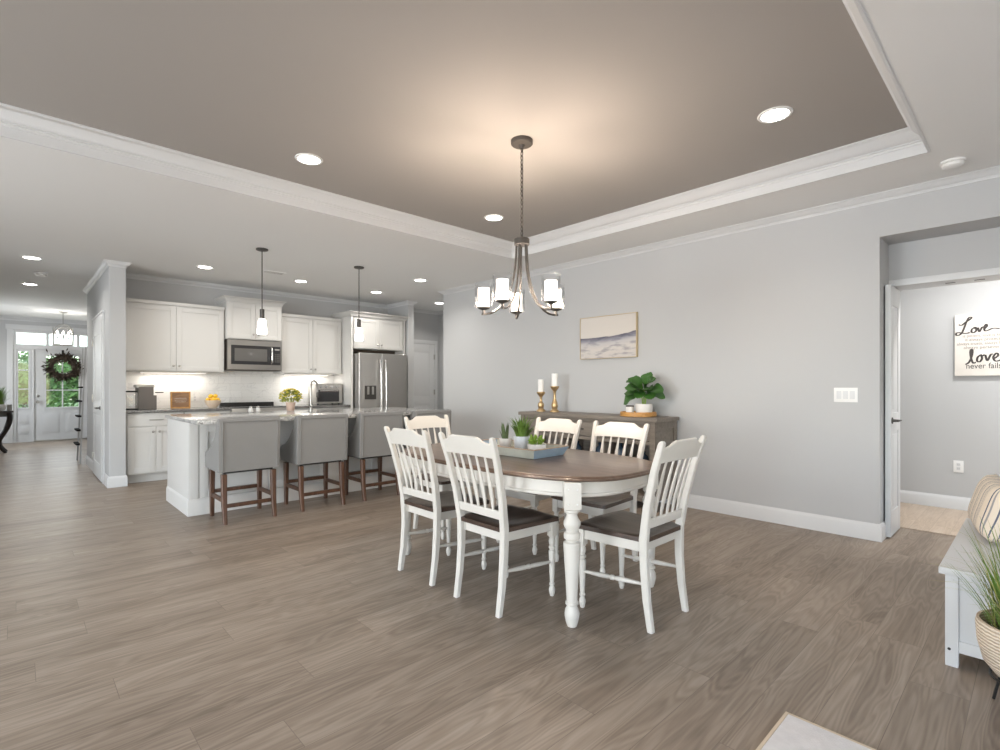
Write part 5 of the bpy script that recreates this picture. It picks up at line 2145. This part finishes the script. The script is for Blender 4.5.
obj('script_lettering', script_word(W1, 0.0062), M['ink'], t)
obj('script_lettering', script_word(W2, 0.0066), M['ink'], t)


def text_mesh(body, size, width, yc, zc, m):
    cu = bpy.data.curves.new('verse_line', 'FONT')
    cu.body = body
    cu.size = size
    cu.align_x = 'CENTER'
    cu.align_y = 'CENTER'
    cu.extrude = 0.0006
    tmp = bpy.data.objects.new('verse_line', cu)
    C.objects.link(tmp)
    bpy.context.view_layer.update()
    me = bpy.data.meshes.new_from_object(tmp.evaluated_get(bpy.context.evaluated_depsgraph_get()))
    bpy.data.objects.remove(tmp)
    xs = [v.co.x for v in me.vertices]
    k = width / (max(xs) - min(xs))
    for v in me.vertices:
        v.co.x *= k
    me.materials.clear()
    me.materials.append(m)
    o = link('verse_line', me, t)
    o.location = (-0.0312, yc, zc)
    o.rotation_euler = (PI / 2, 0, -PI / 2)
    return o


zrow = lambda y: 0.297 - (y - 118) * 0.00101
text_mesh('is patient, love is kind.', 0.040, 0.30, -0.21, zrow(325), M['inkpale'])
text_mesh('it always protects,', 0.040, 0.265, -0.21, zrow(362), M['inkpale'])
text_mesh('always trusts, always hopes,', 0.040, 0.385, -0.21, zrow(400), M['inkpale'])
text_mesh('always perseveres', 0.040, 0.287, -0.21, zrow(437), M['inkpale'])
text_mesh('never fails', 0.075, 0.245, -0.207, zrow(615), M['ink'])

# ------------------------------------------------------------------ bench, cushion, basket plant, rug
BX0, BX1, BY0, BY1, BZ = 2.955, 4.12, -0.17, 0.292, 0.43
t = thing('storage_bench', 'white painted wooden bench at the right edge of the room', 'bench', ((BX0 + BX1) / 2, (BY0 + BY1) / 2, 0))
bm = B()
box(bm, BX0 - 0.02, BX1 + 0.02, BY0 - 0.02, BY1 + 0.02, BZ - 0.03, BZ, 0.006)
obj('bench_top', bm, M['benchw'], t, world=True)
for x in (BX0, BX1 - 0.05):
    for y in (BY0, BY1 - 0.044):
        bm = B()
        box(bm, x, x + 0.05, y, y + 0.044, 0, BZ - 0.0305, 0.003)
        lg = obj('bench_leg', bm, M['benchw'], t, world=True)
        if x == BX0 and y > 0:
            bm = B()
            lathe(bm, [(0.006, 0.0), (0.006, 0.002), (0, 0.002)], (x, y + 0.03, 0.075), 10, (-1, 0, 0))
            obj('screw_hole', bm, M['black'], lg, world=True)
for x in (BX0 + 0.014, BX1 - 0.034):
    bm = B()
    box(bm, x, x + 0.02, BY0 + 0.044, BY1 - 0.044, 0.075, BZ - 0.0305)
    box(bm, x - 0.007, x, BY0 + 0.044, BY1 - 0.044, 0.065, 0.115, 0.002)
    box(bm, x - 0.007, x, BY0 + 0.044, BY1 - 0.044, BZ - 0.075, BZ - 0.0305, 0.002)
    obj('end_panel', bm, M['benchw'], t, world=True)
for y in (BY0 + 0.014, BY1 - 0.034):
    bm = B()
    box(bm, BX0 + 0.05, BX1 - 0.05, y, y + 0.02, 0.075, BZ - 0.0305)
    obj('side_panel', bm, M['benchw'], t, world=True)


def cushion(w, h, d):
    bm = B()
    n = 16
    F, K = [], []
    for i in range(n + 1):
        rf, rk = [], []
        for j in range(n + 1):
            u, v = -1 + 2 * i / n, -1 + 2 * j / n
            th = d / 2 * ((1 - u ** 4) * (1 - v ** 4)) ** 0.45
            pin = 1 - 0.05 * (1 - abs(u) ** 2) * abs(v) ** 3
            pin2 = 1 - 0.04 * (1 - abs(v) ** 2) * abs(u) ** 3
            x, z = w / 2 * u * pin2, h / 2 * v * pin
            rf.append((x, -th, z))
            rk.append((x, th, z))
        F.append(rf)
        K.append(rk)
    vf = [[bm.verts.new(p) for p in r] for r in F]
    vk = [[vf[i][j] if (i in (0, n) or j in (0, n)) else bm.verts.new(K[i][j]) for j in range(n + 1)] for i in range(n + 1)]
    for i in range(n):
        for j in range(n):
            bm.faces.new((vf[i][j], vf[i + 1][j], vf[i + 1][j + 1], vf[i][j + 1]))
            try:
                bm.faces.new((vk[i][j], vk[i][j + 1], vk[i + 1][j + 1], vk[i + 1][j]))
            except ValueError:
                pass
    return bm


t = thing('throw_cushion', 'cream and charcoal striped cushion resting on the white bench', 'cushion', (3.755, 0.175, BZ + 0.155))
obj('cushion_cover', cushion(0.58, 0.29, 0.15), M['stripe'], t, angle=80)
t.rotation_euler = (math.radians(-16), 0, math.radians(189))

t = thing('basket_planter', 'woven basket planter of tall grass on black wire stand, right edge', 'planter', (2.66, 0.02, 0))
bm = B()
n = 36
rs = []
for r, z in ((0.0, 0.15), (0.085, 0.15), (0.105, 0.16), (0.135, 0.20), (0.152, 0.27), (0.156, 0.33), (0.152, 0.352), (0.144, 0.352), (0.146, 0.32), (0.14, 0.28), (0.0, 0.275)):
    rs.append([(max(r, 0.001) * math.cos(2 * PI * i / n), max(r, 0.001) * math.sin(2 * PI * i / n), z) for i in range(n)])
rings(bm, rs)
obj('basket', bm, M['basket'], t)
for k in range(3):
    a = math.radians(165 + 120 * k)
    bm = B()
    tube(bm, [(0.112 * math.cos(a), 0.112 * math.sin(a), 0.157), (0.135 * math.cos(a), 0.135 * math.sin(a), 0.08), (0.155 * math.cos(a), 0.155 * math.sin(a), 0.0015)], 0.005, 8)
    obj('stand_leg', bm, M['black'], t)
bm = B()
tube(bm, [(0.114 * math.cos(2 * PI * i / 30), 0.114 * math.sin(2 * PI * i / 30), 0.149) for i in range(30)], 0.005, 6, closed=True)
obj('stand_ring', bm, M['black'], t)
gb, gd = B(), B()
for i in range(230):
    a, r = random.uniform(0, 2 * PI), 0.10 * math.sqrt(random.random())
    rr = r * 1.3 + random.uniform(0.0, 0.14)
    hh = random.uniform(0.14, 0.42)
    blade(gb if i % 4 else gd, (r * math.cos(a), r * math.sin(a), 0.29), (rr * math.cos(a), rr * math.sin(a), 0.30 + hh), random.uniform(0.004, 0.008), 0.05)
for i in range(46):
    a = random.uniform(0, 2 * PI)
    r = 0.08 * math.sqrt(random.random())
    rr = random.uniform(0.18, 0.36)
    blade(gd, (r * math.cos(a), r * math.sin(a), 0.29), (rr * math.cos(a), rr * math.sin(a), 0.30 + random.uniform(0.10, 0.36)), 0.0032, 0.22)
obj('grass_blades', gb, M['grass'], t)
obj('dry_blades', gd, M['grassdry'], t)

t = thing('area_rug', 'pale patterned rug corner at the bottom of the picture', 'rug', (0.7, -0.5, 0))
bm = B()
box(bm, -0.9, 2.066, -1.8, 0.642, 0.001, 0.012, 0.003)
obj('rug_pile', bm, M['rug'], t, world=True)
bm = B()
for a, b, c, d in ((-0.912, 2.078, 0.6425, 0.654), (2.0665, 2.078, -1.812, 0.6425), (-0.912, 2.0665, -1.812, -1.8005), (-0.912, -0.9005, -1.8005, 0.6425)):
    box(bm, a, b, c, d, 0.001, 0.0115, 0.002)
obj('rug_binding', bm, M['rugedge'], t, world=True)

# ================================================================== FOYER
t = thing('foyer_lantern', 'small nickel lantern with arched frame hanging before the front door', 'chandelier', (0.679, 13.6, H))
bm = B()
lathe(bm, [(0.07, -0.0005), (0.07, -0.012), (0.03, -0.03), (0.01, -0.034)], n=20)
obj('canopy', bm, M['nickel'], t)
bm = B()
tube(bm, [(0, 0, -0.03), (0, 0, -0.27)], 0.007, 8)
obj('stem', bm, M['nickel'], t)
bm = B()
for k in range(4):
    a = PI / 4 + k * PI / 2
    ca, sa = math.cos(a), math.sin(a)
    tube(bm, spline([(0, 0, -0.265), (0.09 * ca, 0.09 * sa, -0.275), (0.17 * ca, 0.17 * sa, -0.33), (0.21 * ca, 0.21 * sa, -0.42), (0.215 * ca, 0.215 * sa, -0.56), (0.215 * ca, 0.215 * sa, -0.67)], 5), 0.009, 6)
for k in range(4):
    a, b = PI / 4 + k * PI / 2, PI / 4 + (k + 1) * PI / 2
    A = Vector((0.215 * math.cos(a), 0.215 * math.sin(a), 0))
    Bp = Vector((0.215 * math.cos(b), 0.215 * math.sin(b), 0))
    tube(bm, [A + Vector((0, 0, -0.67)), Bp + Vector((0, 0, -0.67))], 0.009, 6)
    tube(bm, [A.lerp(Bp, u / 10) + Vector((0, 0, -0.45 + 0.13 * math.sin(PI * u / 10))) for u in range(11)], 0.007, 6)
obj('lantern_frame', bm, M['nickel'], t)
for k in range(4):
    a = k * PI / 2
    bm = B()
    tube(bm, [(0, 0, -0.56), (0.06 * math.cos(a), 0.06 * math.sin(a), -0.575), (0.085 * math.cos(a), 0.085 * math.sin(a), -0.54)], 0.005, 6)
    lathe(bm, [(0.012, -0.54), (0.012, -0.47)], (0.085 * math.cos(a), 0.085 * math.sin(a), 0), 10)
    cd = obj('candle_arm', bm, M['nickel'], t)
    bm = B()
    lathe(bm, [(0.006, -0.47), (0.018, -0.445), (0.014, -0.41), (0.002, -0.385)], (0.085 * math.cos(a), 0.085 * math.sin(a), 0), 10)
    obj('bulb', bm, M['bulb'], cd)

bm = B()
random.seed(11)
for i in range(900):
    a = random.uniform(0, 2 * PI)
    r = random.gauss(0.205, 0.045)
    p = Vector((r * math.cos(a), random.uniform(-0.05, 0.02), r * math.sin(a)))
    b = a + random.uniform(-0.5, 1.8)
    d = Vector((math.cos(b), random.uniform(-0.5, 0.2), math.sin(b))) * random.uniform(0.05, 0.11)
    leaf_quad(bm, p, d, 0.03)
tube(bm, [(0.205 * math.cos(2 * PI * i / 30), -0.005, 0.205 * math.sin(2 * PI * i / 30)) for i in range(30)], 0.045, 8, closed=True)
o = single('door_wreath', bm, M['wreath'], 'round dark twig wreath hanging on the front door glass', 'wreath')
o.location = (0.755, YF - 0.04, 1.64)
bm = B()
box(bm, -0.02, 0.02, -0.008, 0.028, 0.23, 0.40, 0.002)
hk = single('wreath_hanger', bm, M['black'], 'small black hanger over the top of the front door', 'hanger')
hk.location = (0.755, YF + 0.0, 1.63)

# console table with curved legs and its plant
t = thing('console_table', 'dark console table with curved legs at far left of the foyer', 'table', (-0.345, 13.1, 0))
bm = B()
box(bm, -0.36, 0.30, -0.22, 0.22, 0.735, 0.765, 0.008)
obj('table_top', bm, M['espresso'], t)
bm = B()
box(bm, -0.28, 0.22, -0.17, 0.17, 0.66, 0.7345, 0.004)
obj('table_apron', bm, M['espresso'], t)
for x, s in ((0.20, 1), (-0.26, -1)):
    for y in (-0.15, 0.15):
        bm = B()
        tube(bm, spline([(x + 0.03 * s, y, 0.735), (x + 0.05 * s, y, 0.62), (x + 0.0 * s, y, 0.42), (x - 0.085 * s, y, 0.24), (x - 0.08 * s, y, 0.12), (x + 0.0 * s, y, 0.0)], 6), [0.042] * 12 + [0.036] * 12 + [0.028] * 7, 8)
        for v in bm.verts:
            v.co.z = max(v.co.z, 0.001)
        obj('table_leg', bm, M['espresso'], t)
t = thing('foyer_grass_pot', 'bushy green grass in dark pot on the foyer console table', 'plant', (-0.24, 13.0, 0.766))
bm = B()
lathe(bm, [(0.06, 0.0005), (0.09, 0.03), (0.10, 0.09), (0.09, 0.12), (0, 0.11)], n=18)
obj('plant_pot', bm, M['ceramic'], t)
bm = B()
for i in range(110):
    a, r = random.uniform(0, 2 * PI), 0.06 * math.sqrt(random.random())
    rr = r + random.uniform(0.04, 0.2)
    blade(bm, (r * math.cos(a), r * math.sin(a), 0.11), (rr * math.cos(a), rr * math.sin(a), 0.11 + random.uniform(0.12, 0.36)), 0.014, 0.12)
obj('grass_blades', bm, M['grass'], t)
bm = B()
lathe(bm, [(0.03, 0.0005), (0.035, 0.006), (0.035, 0.11), (0.03, 0.115), (0.0, 0.10)], n=16)
o = single('glass_jar', bm, M['plastic_shade'], 'small grey jar at the right end of the foyer console table', 'jar')
o.location = (-0.10, 13.0, 0.766)

# leaning ladder rack at the end of the pantry wall
t = thing('ladder_rack', 'leaning grey ladder rack with black rungs at the pantry wall end', 'ladder', (0.74, 10.62, 0))
bm = B()
for y in (10.36, 10.86):
    prism(bm, [(0.708, 0.003), (0.732, 0.003), (0.797, 1.84), (0.783, 1.84)], y - 0.010, y + 0.010, 'y')
obj('ladder_rail', bm, M['greyboard'], t, world=True)
for z in (0.30, 0.52, 0.74, 0.98, 1.20):
    x = 0.708 + (0.783 - 0.708) * z / 1.84
    bm = B()
    box(bm, x - 0.05, x + 0.006, 10.372, 10.848, z - 0.011, z + 0.011, 0.002)
    obj('rung', bm, M['matteblack'], t, world=True)

# ================================================================== OUTSIDE THE FRONT DOOR
bm = B()
box(bm, -20, 24, 15.36, 60, -0.25, -0.15)
g = struct('ground', bm, M['lawn'])
bm = B()
box(bm, -1.5, 3.2, 15.36, 17.6, -0.149, -0.03, 0.01)
struct('floor_porch', bm, M['porch'])


def bush(name, x, y, rx, rz, zc, lab, n=1500, trunk=False, lf=0.22, ry=None):
    t = thing(name, lab, 'tree' if trunk else 'shrub', (x, y, -0.15))
    bm = B()
    blobs = [(random.uniform(-0.5, 0.5) * rx, random.uniform(-0.4, 0.4) * (ry or rx), zc + random.uniform(-0.45, 0.45) * rz, random.uniform(0.45, 0.75)) for _ in range(9)]
    for i in range(n):
        bx_, by_, bz_, s = random.choice(blobs)
        a, e = random.uniform(0, 2 * PI), math.asin(random.uniform(-1, 1))
        q = s * random.uniform(0.8, 1.05)
        p = Vector((bx_ + rx * q * math.cos(a) * math.cos(e), by_ + (ry or rx) * q * math.sin(a) * math.cos(e), max(0.05, bz_ + rz * q * math.sin(e))))
        d = Vector((random.uniform(-1, 1), random.uniform(-1, 1), random.uniform(-0.8, 0.5))).normalized() * lf
        leaf_quad(bm, p, d, lf * 0.55)
    obj('foliage', bm, M['leafout'], t, smooth=False)
    bm = B()
    tube(bm, [(0, 0, 0.0), (0.03, 0.02, zc * 0.5), (0.0, 0.0, zc)], [0.12, 0.09, 0.05] if trunk else [0.05, 0.04, 0.02], 8)
    obj('trunk', bm, M['bark'], t)


bush('garden_tree', 0.2, 24.0, 1.1, 1.1, 1.5, 'leafy tree outside, seen through the left sidelight', 1900, True, 0.18)
bush('garden_tree', 3.1, 25.0, 1.3, 1.1, 1.6, 'leafy tree outside, seen through the front door glass', 2100, True, 0.18)
bush('garden_shrub', 1.75, 19.6, 0.75, 0.45, 0.5, 'low rounded shrub outside, behind the front door glass', 1300, False, 0.11)
bush('garden_shrub', 0.12, 18.9, 0.42, 0.4, 0.45, 'low rounded shrub outside, behind the left sidelight', 900, False, 0.10)
bush('hedge', 1.4, 31.0, 6.5, 1.2, 1.3, 'long pale hedge far behind the garden trees', 5200, False, 0.34, 1.2)
